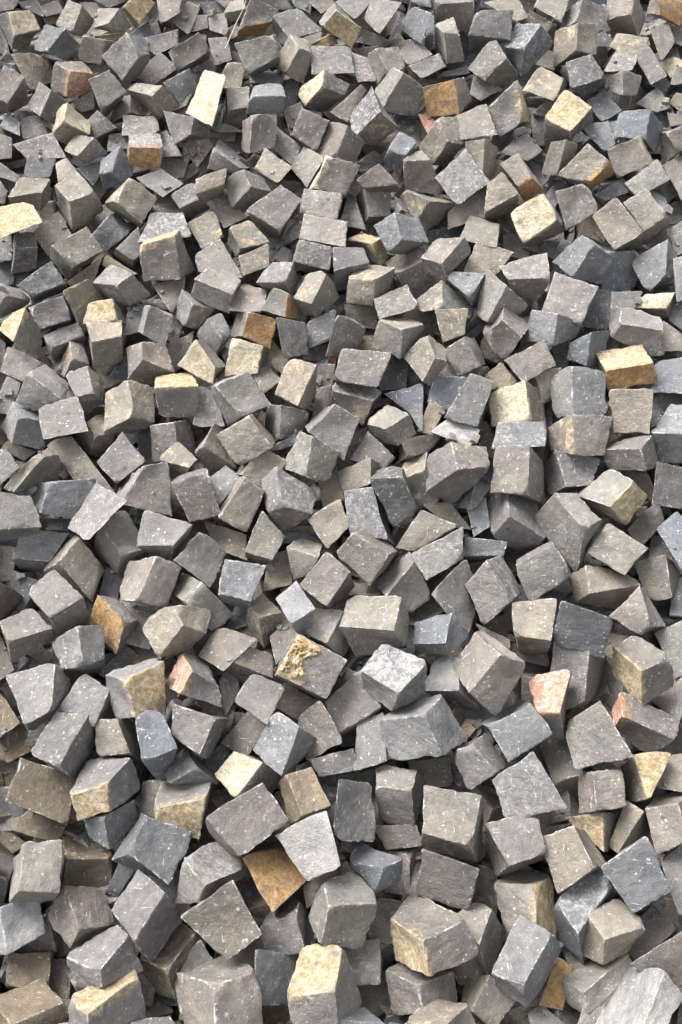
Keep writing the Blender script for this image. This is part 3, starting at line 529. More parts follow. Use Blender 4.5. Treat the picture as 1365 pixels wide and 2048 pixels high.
nC..... -726,5664,2389|-14,82,113,-98,-147,-53,102,29,94,45,-236,-96,-31,215,83,-114,-10,-81,83,163,64,27,-97,-123
n...... -451,5911,2551|-62,-125,-71,123,-81,9,-124,-73,70,77,-60,107,-54,51,-121,96,78,-64,-118,91,4,59,120,64
cw..... 822,3910,1298|-110,6,59,-141,-126,2,113,3,66,88,-122,14,-83,125,-12,-115,-6,-67,137,120,-4,112,-4,-55
g...... 366,3555,993|-10,24,108,-126,-117,10,154,-20,59,-40,-113,-13,2,136,25,-113,-4,-73,164,92,-24,-28,0,-95
c...... -1010,3822,1214|-84,-78,38,10,-153,-31,14,49,110,123,-48,27,-113,37,-34,-21,-37,-102,-17,164,37,91,68,-46
gO..... -430,4507,1554|-17,-59,110,-48,-113,12,115,-16,58,80,-90,-68,-77,87,66,-123,18,-54,54,120,-1,13,51,-119
nK..... -454,4349,1472|53,-113,-26,80,-63,87,-98,-107,-41,-74,-24,120,79,50,-84,97,78,-1,-78,59,-92,-58,118,34
yW.W... -340,3225,772|-10,-73,80,9,-83,-87,83,-28,64,50,-19,-77,-61,14,71,-76,27,-65,2,79,83,0,80,-70
g....y. -1200,4140,1408|56,-97,36,-28,-100,15,66,-13,-58,-9,-43,-119,4,38,111,-95,22,69,62,103,-11,-55,90,-47
g...... 410,5270,2093|-91,-84,82,50,-93,88,-48,94,71,13,94,90,-68,-85,-79,115,-98,-79,-54,87,-98,79,89,-76
g...... -790,3968,1232|42,-117,-16,26,-43,119,-84,-91,-64,-91,-10,80,107,13,-78,71,89,60,-25,43,-120,-50,120,20
w...... -194,3179,855|-12,-118,37,84,-56,66,-81,-6,84,2,61,120,13,-42,-93,49,-13,-111,-43,60,-60,-9,113,-44
g..R... -1487,5840,2439|19,-108,59,117,15,27,-80,-32,92,40,96,69,-24,-98,-72,63,45,-74,-121,-28,-47,-15,109,-57
g...... -440,5488,2234|-25,-76,111,-44,-141,-60,107,-27,103,82,-81,-53,-87,76,46,-103,36,-90,43,126,39,26,84,-100
g..C... 1534,5356,2151|63,-130,-4,1,-73,121,-74,-88,-88,-136,-27,43,134,32,-36,73,82,80,4,78,-114,-64,128,1
g....y. 351,1826,73|1,-65,120,5,-129,40,106,60,37,137,6,-28,-127,-1,36,-119,-64,-42,-11,127,-42,5,65,-119
n...... -253,4062,1286|-31,-126,-29,-25,-57,112,-105,8,-64,-96,57,50,88,-43,-29,116,-17,51,27,67,-98,25,110,7
g...... 247,2427,139|26,-14,127,21,-126,15,95,103,21,82,-24,-111,-70,16,98,-72,-95,-10,-37,131,-10,-43,12,-131
ny..... 432,5074,1987|-47,-115,-45,12,-130,57,-133,19,33,-107,-28,89,79,13,-109,170,7,5,-1,141,-41,24,94,14
gw..... 1191,5072,1978|-108,-94,102,-49,-170,-63,50,-13,118,126,-57,-3,-41,53,-4,-17,47,-70,-14,149,34,56,86,-115
gY..... 1011,2487,316|10,-116,14,9,-12,115,-65,-30,15,-115,21,43,67,-41,-70,110,52,17,-8,23,-99,-5,100,-35
nK..... -654,4265,1483|62,-92,22,-27,-19,127,44,-108,-52,-116,-59,20,100,45,-38,-6,114,61,32,33,-107,-86,84,-32
gw...C. -1837,6181,2645|4,-124,-19,-54,-32,-103,119,-17,-6,5,53,-121,-21,-74,91,-122,49,53,84,19,85,-17,123,19
bw..... -1478,4644,1726|-25,-113,-14,130,-49,31,-100,-100,33,61,-8,119,-64,19,-104,91,78,-66,-121,50,-30,30,127,33
g...... -400,3054,677|-68,-75,91,113,-82,-7,13,-6,104,104,10,40,-100,-4,-30,-32,-2,-114,-54,69,-10,26,88,-71
g...... -599,3934,1214|-24,-104,73,110,-69,-70,13,43,112,54,116,23,-74,-85,21,-11,-53,-126,-43,36,23,-22,115,-56
n...... -256,5971,2520|27,-106,75,89,-49,35,-30,36,116,66,95,78,-56,-84,-64,45,-45,-129,-122,51,-32,-16,104,-78
g...... 914,4264,1490|-142,-60,39,-53,-140,-34,48,24,101,93,-72,18,-114,64,-23,-26,-16,-94,73,146,39,118,51,-43
g...... 1456,3690,1153|-70,-36,155,-100,-161,19,92,17,80,83,-104,-51,-11,62,-8,-23,13,-36,11,151,-31,18,54,-128
n...... 820,5119,2014|-84,-126,-41,78,-94,42,-69,-27,76,2,-16,129,-50,13,-135,112,33,-68,-44,101,-33,53,118,29
g...... -87,4898,1913|-98,24,74,-117,-118,-1,116,-14,45,105,-156,-28,-99,155,27,-118,15,-46,112,118,-1,101,-22,-73
g...... -400,2867,451|11,40,89,-98,-70,23,103,-8,83,11,-146,16,-3,133,-17,-110,22,-81,88,85,-22,-2,-53,-88
g...... -1832,5742,2383|34,-131,-20,-24,-1,-114,108,0,83,75,92,-65,-58,-119,26,-108,9,-70,8,23,145,-34,129,17
nY..... -1556,4415,1572|2,-127,17,44,2,121,-101,-27,39,-39,56,78,33,-56,-78,99,11,-63,-44,38,-65,3,103,-52
n...... -44,3614,1009|-103,-52,56,-16,-155,-27,38,36,105,84,-56,27,-103,62,-25,-18,-40,-107,37,149,23,82,58,-54
gW.O... -1048,5396,2169|-51,-106,48,107,-62,31,-78,34,77,77,83,67,-83,-69,-48,77,-44,-92,-97,65,-29,51,100,-57
ny..... 373,3814,1106|-93,-68,51,4,-76,109,-86,92,48,26,83,104,-12,-79,-99,84,-99,-57,-2,77,-108,76,69,-50
g...... -280,6171,2642|-105,-53,73,-7,-140,-30,34,54,98,172,-31,-3,-106,24,-7,-63,-52,-94,22,130,16,55,66,-54
nw..... -140,4784,1810|-99,-90,18,78,-108,-22,-63,-34,105,98,-46,73,-77,35,-87,42,37,-100,-68,107,22,85,95,-10
gw..... -56,6009,2472|-113,8,103,-101,-179,-4,109,21,94,125,-158,-1,-92,114,-61,-28,21,-34,68,136,-56,34,38,-37
n....y. -1154,3996,1237|23,-88,53,-25,-72,-59,104,-10,36,35,-20,-113,-37,2,86,-99,21,-22,26,84,74,-27,86,-57
c...... 26,4734,1773|-58,-125,41,111,-59,52,-64,-18,116,83,25,95,-55,-33,-104,15,16,-117,-55,73,-32,21,117,-51
b...... -1605,6068,2577|-31,-138,-16,75,-70,88,-135,-14,-22,-66,63,94,65,-53,-80,128,0,2,-47,82,-70,9,128,2
nY..... -1651,4972,1926|-108,-8,73,-42,-194,-9,70,48,93,155,-116,42,-82,90,-80,-17,-6,-32,14,147,-59,12,41,-26
cy..... 515,4612,1618|-24,-128,55,-17,10,131,-118,-50,-4,-146,47,12,120,-61,-31,153,31,-21,10,43,-54,22,106,-85
n...... -1616,5143,2017|85,-88,39,57,-74,-59,93,71,57,75,81,-47,-82,-100,18,-92,-59,-41,-63,78,65,-75,93,-33
nw..... -1,4464,1541|-17,-89,145,-69,-155,-42,123,-3,33,80,-21,-86,-33,-6,47,-43,8,-25,7,151,37,-51,115,-108
b...... 1182,4330,1524|-19,-112,-33,-3,-52,112,-91,-19,-40,-84,-6,38,70,-22,-78,110,44,76,5,63,-96,14,103,20
g...... 595,4293,1503|59,-114,8,-18,-36,117,-49,-99,-57,-103,-27,45,105,24,-49,52,96,52,8,46,-103,-57,108,-16
n....w. -1041,5704,2374|30,-121,32,62,-67,-89,83,-70,73,149,-10,-39,-132,10,38,-76,83,-54,-88,48,62,-29,127,-23
n...... 613,6088,2592|-41,-109,56,-9,-72,-112,36,-91,81,87,-66,-104,-89,48,78,-58,108,-58,21,67,105,50,113,-50
t...... -1230,2560,231|-53,25,73,-83,-63,63,122,-21,46,97,-101,35,-94,105,-36,-122,16,-45,79,60,-64,56,-21,-74
g....w. -309,4688,1737|36,-101,24,63,-42,-77,74,-6,88,91,39,-32,-107,-57,6,-76,22,-64,-49,40,74,-35,103,-21
n...... -158,3470,917|59,-73,65,-81,-26,84,13,-85,-24,-51,-76,-60,76,59,35,-22,98,43,41,42,-61,-34,60,-82
cw..... -257,4371,1558|-45,-76,143,-12,-169,-19,97,50,61,90,-20,-68,-31,-8,28,-19,-18,-16,-50,151,-7,-27,92,-121
n...... -375,3844,1154|16,-11,122,-72,-107,39,138,-25,55,17,-123,-31,-27,127,37,-130,25,-55,76,102,-47,-18,16,-116
b...... 489,4221,1343|-45,-26,107,-79,-100,10,122,-28,100,19,-121,-24,-54,118,20,-87,38,-86,90,98,-13,37,23,-111
cW..... -905,5009,1896|-118,-155,-29,144,-125,-9,-70,7,61,92,8,62,-140,-23,-71,117,8,-52,-94,138,17,66,139,18
gw..... -104,5100,1982|-81,-5,77,-106,-105,-16,111,-24,60,81,-131,-37,-82,127,34,-107,29,-57,107,108,18,78,3,-79
n...... 747,4857,1766|-49,23,98,-138,-127,-23,122,-27,55,24,-130,-36,-28,152,50,-116,5,-70,141,102,7,44,2,-83
nC...y. -1457,5540,2269|-5,-107,42,101,-44,-39,0,2,111,94,43,-1,-88,-63,-29,-29,-2,-113,-71,66,69,1,107,-43
c...... -406,5715,2360|-79,-95,38,104,-87,36,-61,66,67,75,72,63,-114,-70,-60,85,-59,-56,-89,85,-38,79,88,-46
g...... -852,5987,2540|-54,-118,-63,123,-61,29,-100,-96,30,66,-45,113,-68,43,-115,100,90,-39,-111,67,-20,42,119,64
g...... -1418,4491,1635|-31,-118,-26,109,-61,1,-75,-82,69,81,-19,103,-68,21,-100,65,73,-80,-112,63,3,32,121,30
gw.O... -482,6220,2679|-81,-142,-15,92,-62,-1,-18,-63,125,126,-44,53,-120,19,-90,19,85,-97,-62,78,22,43,133,0
g...... -157,5505,2249|26,-120,-80,94,-76,66,-106,-80,-3,-47,-53,120,44,52,-121,105,85,9,-86,83,-57,-29,111,66
n...... 649,6305,2727|-115,-115,36,98,-107,50,-87,70,94,81,67,95,-100,-51,-71,110,-84,-116,-85,113,-42,98,106,-48
n....y. -484,4895,1865|-18,-109,-7,-50,-9,-92,126,-54,7,82,54,-66,-68,-47,76,-100,38,-30,18,15,100,13,114,14
n...... -1278,5703,2395|-13,-131,-59,115,-51,15,-67,-79,83,33,-25,120,-29,17,-129,47,89,-68,-72,53,-12,-16,124,50
g...... 179,2273,39|-54,20,112,69,-5,119,-36,128,-17,88,98,-18,-93,-97,21,34,-124,25,-77,5,-118,67,-28,-122
n...... 380,2754,332|-104,-6,83,-69,-91,15,67,3,94,80,-83,25,-90,83,-26,-55,-2,-92,79,91,-15,92,6,-82
ny..... -1276,4637,1637|-64,-144,112,5,-159,-96,41,16,123,88,35,-37,-98,-20,60,-31,-32,-146,5,140,70,50,161,-89
b...... -1200,5283,2093|15,-109,33,48,-68,-39,39,50,117,104,50,-12,-63,-58,3,-54,-31,-88,-76,66,37,-17,97,-48
g...... -819,5520,2248|25,-112,6,40,-75,82,-74,-80,-57,-126,8,91,79,23,-47,120,41,2,-29,76,-79,-34,115,-2
gw..... -1631,4914,1792|90,-48,43,-5,-98,55,47,-22,-91,-60,-76,-84,42,77,84,-39,20,86,7,96,-60,-84,54,-36
g..O... 951,5232,2076|-36,-109,-13,28,-121,35,-114,16,63,-33,11,122,24,-10,-120,122,-14,-61,-37,117,-41,44,112,17
g...... 237,2502,247|-110,-6,80,-56,-79,25,61,-14,90,88,-65,32,-101,76,-34,-47,4,-88,69,69,-24,96,17,-81
g...... 728,5532,2248|-111,1,65,-89,-156,-12,49,21,122,89,-158,14,-53,122,-65,-12,35,-43,91,113,-50,35,25,-28
c...... 178,5186,1943|-58,-35,105,-31,-117,-16,81,-11,88,79,-86,-21,-98,86,22,-60,-1,-105,43,116,12,43,48,-87
b...... 328,4150,1316|-118,-5,65,-9,-75,4,57,21,103,49,-187,-39,-106,117,-3,1,48,-63,67,143,35,58,-63,-105
g..w... -906,4454,1600|-5,-49,116,-44,-107,-1,97,-31,60,53,-100,-72,-59,90,57,-99,37,-51,51,109,4,7,51,-113
n...... 105,3813,1128|26,-109,35,28,-21,116,-92,-66,-48,-119,13,22,94,-6,-11,109,48,23,-8,43,-85,-36,99,-48
d...... 1315,4697,1572|-39,46,93,-107,-124,-35,66,9,92,7,-182,-43,-2,170,39,-69,3,-87,101,132,39,43,-55,-94
nk..... -1753,5982,2442|-62,-100,118,33,-175,-46,93,46,88,109,-9,-48,-52,-11,20,-30,-9,-35,-75,143,1,-18,113,-99
nw..... 1388,6235,2677|-68,-130,9,-29,-49,116,-119,18,-55,-96,77,20,96,-100,-52,122,-16,60,31,83,-66,65,114,-30
nY..... -2,6199,2654|-23,-100,88,-97,-90,9,114,-68,-6,60,-71,-104,-32,70,104,-127,71,11,77,95,-1,26,93,-98
ny..... 541,4434,1600|-53,-109,-32,47,-101,2,-90,-25,96,64,-35,104,-30,23,-122,63,37,-81,-62,105,3,58,106,27
g...... 664,5137,1938|-112,-91,21,-113,-148,-49,102,63,122,87,-92,-11,-93,42,-21,-94,-13,-89,118,194,79,103,42,-52
gw..... 264,4546,1672|-104,-36,34,-78,-151,-18,59,31,79,110,-100,16,-95,92,-21,-69,-22,-72,65,158,24,116,28,-38
g...... 1330,2316,226|-88,56,76,-54,-157,-12,23,105,134,28,-153,24,-42,131,-37,-9,-83,-121,69,180,20,71,-79,-85
b...... 1605,4241,1394|-95,62,87,-139,-114,10,82,14,121,44,-170,32,-48,129,-91,-18,27,-63,136,77,-63,35,-26,-36
n...... -582,5756,2307|-29,-118,19,77,-77,20,-47,-10,102,75,32,104,-68,-24,-95,33,2,-116,-73,84,-11,28,115,-25
n...... -515,3598,918|-106,26,98,-48,-77,14,88,-45,67,100,-125,-13,-121,137,14,-65,34,-69,70,67,-16,82,-13,-96
yO..... 835,2055,-59|-10,45,111,-93,-99,44,50,24,80,-4,-103,12,20,112,-14,-64,-33,-78,78,90,-44,24,-37,-109
c...... -25,2699,455|-102,-39,71,-61,-82,20,75,0,92,88,-61,33,-102,51,-37,-61,8,-87,73,90,-16,87,30,-75
cw..... -638,4140,1316|-35,14,96,-51,-162,-19,34,37,84,90,-132,-28,-54,135,29,-70,-39,-85,14,159,16,70,-9,-94
b...... 634,3499,948|-101,-76,21,76,-87,29,-89,-22,83,91,-45,72,-63,27,-96,70,24,-78,-73,97,-14,88,81,-14
c...... -649,4835,1775|-94,-38,41,-61,-128,-7,34,55,90,155,-149,-29,-110,92,-7,-78,3,-55,16,184,42,135,-16,-76
c..y... -747,4600,1602|-23,-85,-41,20,-77,69,-96,17,-31,-42,38,96,38,-29,-82,96,-22,26,-17,77,-67,25,78,31
c...... -1194,5023,1860|92,-81,13,19,-58,107,-24,-93,-74,-89,-83,2,98,80,-6,15,92,72,-16,66,-96,-97,76,-20
gw..... -1360,4446,1516|-38,-112,10,112,-26,42,-74,-69,60,76,16,90,-59,-25,-104,65,66,-65,-105,32,-34,26,117,-3
nw..... -1608,5688,2342|-18,-107,-38,51,-65,81,-109,-3,-11,-33,35,104,32,-31,-100,106,4,10,-50,69,-78,21,102,29
gw..... 254,5950,2500|-64,-51,82,1,-116,-18,63,31,75,110,-32,-23,-110,39,32,-48,-46,-97,7,113,14,37,60,-69
t...... -1397,2862,410|-68,-22,83,19,-132,12,25,41,88,116,-62,18,-113,65,-17,-26,-44,-87,-21,129,-14,69,27,-83
g...... -1523,6240,2674|1,-115,-40,59,-48,81,-111,-48,-16,-27,16,102,33,-9,-91,100,33,-6,-54,61,-63,2,107,29
g...... -1506,5039,1846|39,43,105,-77,-78,28,106,-49,15,12,-171,-61,-1,169,60,-115,49,-15,65,79,-28,-28,-42,-103
n...... 583,2372,65|-36,57,98,-69,-88,12,41,22,105,23,-143,21,-16,133,-21,-49,-12,-105,61,98,-14,42,-67,-94
n...... 725,5002,1870|-64,28,77,-119,-111,1,84,-23,42,60,-158,-31,-44,158,32,-97,22,-43,102,108,-2,78,-25,-74
n...... 1409,3666,960|-125,-85,31,-59,-133,-27,34,35,109,61,-35,45,-80,25,-47,-15,-24,-105,77,142,30,104,73,-33
n...... 1445,3119,694|-101,30,70,-47,-144,-21,22,60,119,32,-141,12,-53,127,-22,-1,-47,-111,69,156,27,77,-44,-77
c..w... -607,4415,1566|40,-99,14,-30,-23,93,-7,-54,-93,-100,21,-15,82,-27,7,24,50,87,26,37,-72,-34,95,-19
n...... 1149,5353,2144|-13,-98,-60,19,-68,107,-89,-63,-66,-52,-39,93,40,37,-95,113,54,54,-29,80,-90,9,95,57
b...... -356,2361,34|-73,17,100,28,-132,31,-12,48,89,81,-83,17,-85,92,-19,16,-57,-86,-24,124,-31,69,-7,-101
n...... -280,3499,828|-43,-3,92,-61,-145,-5,58,21,90,62,-92,-3,-52,106,5,-69,-35,-92,49,130,2,52,17,-89
ny..... -730,3812,1202|-105,-19,36,45,-91,36,-19,72,73,81,-24,38,-54,-3,-75,23,-52,-43,-12,90,-37,40,23,-30
gw..... -612,5425,2103|-62,-57,84,80,-105,-3,-49,110,91,137,35,-36,-102,-68,-13,41,-72,-36,-81,90,-20,38,68,-68
ny..... -702,5039,1868|-87,-34,36,-10,-149,-47,35,33,101,99,-113,-2,-105,98,-8,-29,-16,-90,16,164,56,79,20,-46
ny..... 1114,5787,2400|-137,-124,23,32,-181,-21,-27,31,111,97,-34,56,-18,55,-26,16,23,-34,-34,136,-44,75,92,-69
g...... -1642,5527,2149|-119,-61,34,-45,-107,-28,85,4,79,159,-97,-20,-157,69,2,-84,25,-60,44,135,45,116,35,-52
g...... -201,3009,484|-36,20,104,-102,-50,46,115,-56,55,35,-108,-2,-42,116,1,-108,47,-55,107,41,-47,28,-12,-103
g...... -1571,4339,1432|-38,17,95,-62,-85,10,146,-57,36,44,-115,-23,-81,135,35,-106,34,-48,99,63,-24,-1,5,-81
n..y... -1376,5408,2168|-4,-120,5,70,-25,72,-102,-10,9,-42,77,64,-1,-72,-57,126,4,-17,-55,37,-55,4,107,-24
b...... 313,5390,2162|-67,-78,34,21,-105,14,-6,32,105,94,-9,65,-85,11,-62,5,-36,-110,-20,110,-6,56,74,-40
g...... -1397,2371,124|93,-41,92,84,123,22,-21,-36,131,-45,127,60,57,-118,-46,36,23,-150,-92,-117,-13,-109,40,-93
nw..... 1608,5237,2064|-136,-87,9,-86,-137,-47,40,24,96,103,-57,19,-95,43,-28,-45,-6,-84,78,151,57,140,71,-18
c...... 619,4649,1716|7,-122,-8,82,-35,75,-103,-23,48,-64,20,67,36,-38,-95,98,35,-33,-27,57,-45,-30,109,-12
g...... 185,5123,2089|-62,-70,-12,100,-99,17,-108,-56,27,4,-51,105,-35,65,-85,121,33,-60,-66,101,-15,49,75,21
gC..... 1582,4632,1625|-125,-34,-3,19,-96,22,-64,5,52,59,-51,85,-41,60,-74,70,-23,-77,-16,109,-4,100,33,2
n...... 742,5367,2150|-1,-134,-56,6,-58,103,-72,-33,-1,-87,-17,74,69,-1,-102,96,54,29,-9,80,-73,-2,112,24
ny..... -672,5142,2064|-70,-101,-13,74,-64,23,-68,-59,54,90,-19,94,-51,17,-97,55,53,-62,-86,70,-14,52,100,11
g...... -454,4646,1619|-42,59,90,-97,-123,22,86,10,72,63,-155,27,-42,113,-86,-31,14,-35,47,95,-60,16,-17,-29
g...... -902,3270,700|-68,46,112,-28,-133,17,76,18,71,79,-135,-18,-97,148,19,-57,-30,-73,46,120,-22,49,-32,-109
g...... 158,3928,1181|-31,27,105,-111,-72,18,89,-85,34,42,-109,-10,-26,146,31,-105,48,-55,93,34,-39,46,10,-82
gY...Y. 136,4942,1808|17,-91,54,59,-92,-62,71,-21,53,106,-13,-50,-111,5,36,-90,36,-32,-27,82,46,-21,96,-48
gw..... -796,5200,1967|-44,-84,-12,55,-83,32,-97,-24,37,24,-5,106,-20,7,-105,98,20,-44,-63,81,-36,46,91,20
d...... 272,4383,1372|-38,-1,91,-84,-142,-19,65,9,79,42,-118,-26,-29,123,28,-75,-16,-81,72,134,16,49,8,-88
n...... -1643,4577,1672|20,-97,65,115,31,-19,-52,-38,108,33,89,22,-56,-118,-62,37,63,-72,-62,-37,10,-35,105,-53
gY..... -1154,4506,1627|75,-95,12,47,-23,92,-98,-90,-10,-67,-21,67,94,23,-64,62,77,-10,-38,44,-63,-71,87,-24
g...... 239,6266,2688|-109,-22,-8,-20,-178,-56,-59,16,100,98,-115,88,-24,118,-85,14,28,-38,62,135,-6,39,19,2
wW..... 546,3954,1294|-132,-73,34,34,-141,0,-25,24,72,91,-52,32,-114,47,-37,50,-20,-69,-8,144,1,107,68,-37
n..O... -295,4564,1661|24,-104,-25,38,-60,73,-99,-60,-6,-33,-20,87,86,17,-90,54,65,14,-43,58,-74,-24,102,24
n...... 338,3948,1202|-33,-109,21,66,-46,3,-62,-65,82,148,10,83,-64,-5,-74,-15,48,-105,-58,48,0,15,115,-9
g...... -1373,6037,2559|28,-85,-66,65,-84,58,-105,-75,-46,-52,-74,79,53,92,-52,102,62,26,-68,99,-37,-23,68,41
n...... -161,5400,2082|-117,14,5,-18,-163,-51,-32,26,101,72,-122,86,-7,109,-106,8,17,-41,57,127,-2,37,-6,4
g...... -570,2077,-8|-71,-11,40,-18,-178,21,33,66,112,97,-13,74,-91,56,-83,-38,-111,-99,12,134,-13,76,55,-49
nO..... 1882,6310,2720|-84,-78,82,-61,-88,-14,114,-65,43,63,-91,-74,-77,77,54,-96,72,-33,89,91,18,55,82,-76
c...... 1155,3043,551|-63,22,-38,-5,-110,-25,-20,24,137,12,-129,121,-24,119,-136,33,-14,-122,18,120,38,49,-33,23
wy..... 1409,2967,580|-92,9,-38,-35,-174,20,2,68,57,33,-88,153,-45,102,-134,10,-81,-74,49,161,-39,78,4,58
b...... 1482,3468,1035|-115,-30,64,-31,-192,-33,-11,56,97,67,-48,31,-68,77,-15,15,-85,-111,34,162,17,111,57,-47
g...... -1065,6085,2439|-108,-107,-6,-5,-141,-57,30,19,91,132,-46,19,-131,31,-30,-29,-1,-80,5,155,65,105,93,-5
n....y. -1305,4346,1443|19,-74,62,87,-38,12,-11,36,97,35,84,64,-38,-69,-45,21,-20,-75,-94,12,-52,-21,72,-66
c...... -879,5788,2411|-67,-87,48,-2,-106,-64,60,-47,100,95,-54,4,-107,60,4,-38,44,-105,10,99,54,46,92,-41
b...... 455,6213,2652|-118,14,-15,-4,-150,-68,-51,9,99,51,-131,82,13,115,-104,19,36,-35,62,124,31,25,-15,14
n...... -1322,6228,2661|12,-117,17,61,-6,77,-97,-46,-17,-71,80,65,27,-65,-44,115,20,-19,-35,31,-42,-16,102,-39
c...... -1076,4916,1798|-60,-78,42,18,-102,-16,47,3,124,73,-60,12,-104,41,-41,-10,13,-103,-1,110,25,36,75,-46
c...... -100,4530,1536|-60,-46,57,-61,-146,-30,74,32,95,52,-96,-9,-62,81,-1,-63,-17,-86,70,158,36,49,32,-66
n...... 1566,5818,2412|-25,-107,-28,-35,-52,88,-69,17,-33,-91,29,22,73,-47,-46,91,-7,48,27,69,-61,31,94,11
b...... 1574,4195,1288|-73,-7,74,-130,-165,-38,90,17,94,20,-79,-5,-26,110,10,-82,-47,-101,134,132,30,65,38,-68
n...... -366,5338,2104|-89,-67,10,36,-139,-45,-32,14,89,105,-78,20,-96,67,-28,27,-3,-82,-41,147,50,94,56,-17
g...... -961,5301,2037|-115,-54,33,31,-157,-31,6,14,62,128,-70,10,-138,78,-5,5,-22,-68,-19,146,24,101,64,-28
g...... 1737,5979,2489|-92,-1,45,-23,-164,-72,-26,45,105,63,-144,-30,-52,131,20,15,-30,-95,13,175,79,100,-11,-54
g...... -796,2648,296|-17,25,82,-35,-91,9,65,10,100,42,-114,25,-44,110,-28,-62,-7,-99,38,96,-10,15,-29,-83
g...... -249,3179,710|-55,-39,38,-23,-160,-3,17,32,86,77,-41,69,-63,64,-56,-31,-56,-96,9,135,-10,68,62,-26
cw..... -543,3810,1106|13,17,76,-61,-32,39,86,-52,54,-5,-165,-18,-5,133,0,-77,84,-37,68,65,-22,-22,-48,-93
g...... 1338,2654,460|-54,24,68,-103,-88,16,48,15,92,21,-124,26,-10,110,-35,-59,-1,-85,90,100,-10,63,-39,-74
gw..... -1099,5625,2248|-84,-7,50,-76,-137,-21,92,-10,44,122,-117,-11,-109,127,19,-101,-2,-51,63,124,13,93,19,-41
gw..... -1318,5646,2224|-20,-100,-30,96,-70,22,-62,-57,50,-6,-27,103,-24,19,-112,95,62,-42,-84,69,-21,9,101,33
n...... -1176,5777,2286|20,-118,19,20,-46,92,-110,-60,-56,-99,39,55,106,-19,-26,103,28,10,-19,66,-62,-17,107,-34
b...... -1397,2616,243|-71,38,105,-56,-64,37,118,-29,73,101,-105,1,-116,119,-3,-101,17,-69,71,52,-35,55,-24,-106
g...... -852,4734,1648|-89,-42,54,11,-160,-47,64,3,81,63,-58,14,-112,85,2,-13,-30,-98,40,131,29,38,70,-38
b...... 626,2671,227|-52,33,86,-34,-103,2,9,18,110,36,-118,22,-30,118,-26,-13,-18,-107,30,103,-1,56,-34,-87
n...... -608,5199,1932|-81,-15,71,2,-185,-50,-3,38,85,114,-107,-21,-96,118,29,-14,-49,-90,-19,171,42,96,29,-62
n...... -439,4823,1782|-71,-57,45,-51,-131,-29,70,7,83,75,-79,1,-81,73,-4,-62,0,-77,57,136,33,63,52,-48
n...... -48,3846,1036|-60,-8,63,-31,-127,-27,29,23,107,63,-119,11,-61,108,-15,-32,-10,-103,27,139,29,61,-2,-66
g...... 1003,5550,2140|-142,-81,3,4,-113,-32,1,8,85,86,-84,11,-115,54,-30,28,23,-64,26,141,51,109,50,-22
n...... 105,4690,1537|-87,-21,72,-71,-87,-5,70,-29,62,82,-119,-20,-83,107,16,-67,43,-60,72,99,7,84,10,-74
n...... 972,4232,1382|-14,-112,-48,-55,-43,98,-70,41,-58,-69,52,4,44,-78,-40,83,-13,100,44,49,-88,35,101,33
b...... 1473,5825,2303|-105,-28,31,-30,-144,-56,-11,9,83,75,-104,-2,-68,106,3,5,-9,-83,24,141,54,108,30,-30
b...... -664,2351,81|-58,16,80,8,-106,2,15,44,112,82,-103,38,-80,91,-37,-15,-30,-114,-8,119,-6,59,-28,-78
gY..... -1171,6310,2726|-58,-98,23,18,-95,-68,35,-55,95,108,-33,33,-105,50,-9,-32,43,-112,-13,86,54,50,101,-19
n...... 512,2125,-82|-96,-26,51,-59,-88,48,47,29,73,75,-52,75,-78,42,-72,-41,-20,-74,64,97,-50,91,16,-47
n...... 500,3732,965|-123,-8,68,5,-90,-5,-6,-5,88,92,-123,8,-105,106,-13,21,24,-85,10,108,7,106,-9,-71
t...... -1488,3316,789|-14,-41,185,7,-181,40,77,48,0,25,-27,-52,-60,59,99,-40,-81,-45,29,150,-87,-22,74,-138
b...... 1428,5592,2202|-125,-22,55,-21,-167,-44,27,22,69,51,-99,-15,-88,111,23,14,-32,-75,61,154,37,85,34,-46
yY..... -246,1986,-161|-76,4,61,-64,-85,59,66,14,69,89,-60,63,-84,67,-65,-72,-22,-66,57,78,-59,80,3,-63
b...... -1639,5448,2071|-43,-25,63,-57,-113,-21,107,-20,54,74,-104,-27,-82,105,27,-96,18,-55,65,111,19,32,27,-61
g...... -303,5552,2150|-50,29,99,-66,-68,5,93,-87,16,38,-148,-53,-56,164,64,-72,68,-29,84,49,-17,30,-10,-86
n...... 1790,5455,2199|-6,-95,-27,-71,-52,63,-47,5,-119,-60,86,25,63,-70,-3,41,-25,90,55,53,-63,28,99,32
g...... -1034,6242,2562|-119,-71,22,-34,-130,-48,100,-8,68,102,-67,-2,-140,66,1,-57,9,-68,75,129,46,76,71,-23
n...... -74,2346,146|-76,-45,72,-57,-105,13,68,33,105,71,-39,46,-78,32,-46,-59,-28,-103,64,110,-15,68,38,-72
c...... -1615,4224,1333|13,17,96,-40,-148,-12,76,26,71,44,-129,-31,-34,134,33,-85,-31,-74,29,143,8,-3,-11,-93
g...... -807,4503,1423|-48,-37,65,-31,-167,-43,70,32,99,55,-79,-4,-71,87,5,-53,-41,-101,45,156,39,31,46,-63
ny..... 1636,6133,2569|-118,-70,-4,17,-126,-44,-70,-22,56,101,-49,36,-81,64,-27,52,9,-65,-33,111,33,134,83,13
b...... -882,2396,135|19,40,109,-39,-103,43,79,13,72,3,-100,7,-12,116,-8,-69,-27,-71,48,89,-43,-27,-24,-107
w...... -485,3060,528|-36,-38,73,-3,-155,-10,21,41,109,52,-42,27,-52,60,-27,-19,-58,-108,4,138,8,35,55,-73
b...... -1044,3467,773|-10,7,101,-30,-117,12,64,13,73,46,-113,-14,-44,112,14,-63,-12,-74,29,118,-15,12,-7,-100
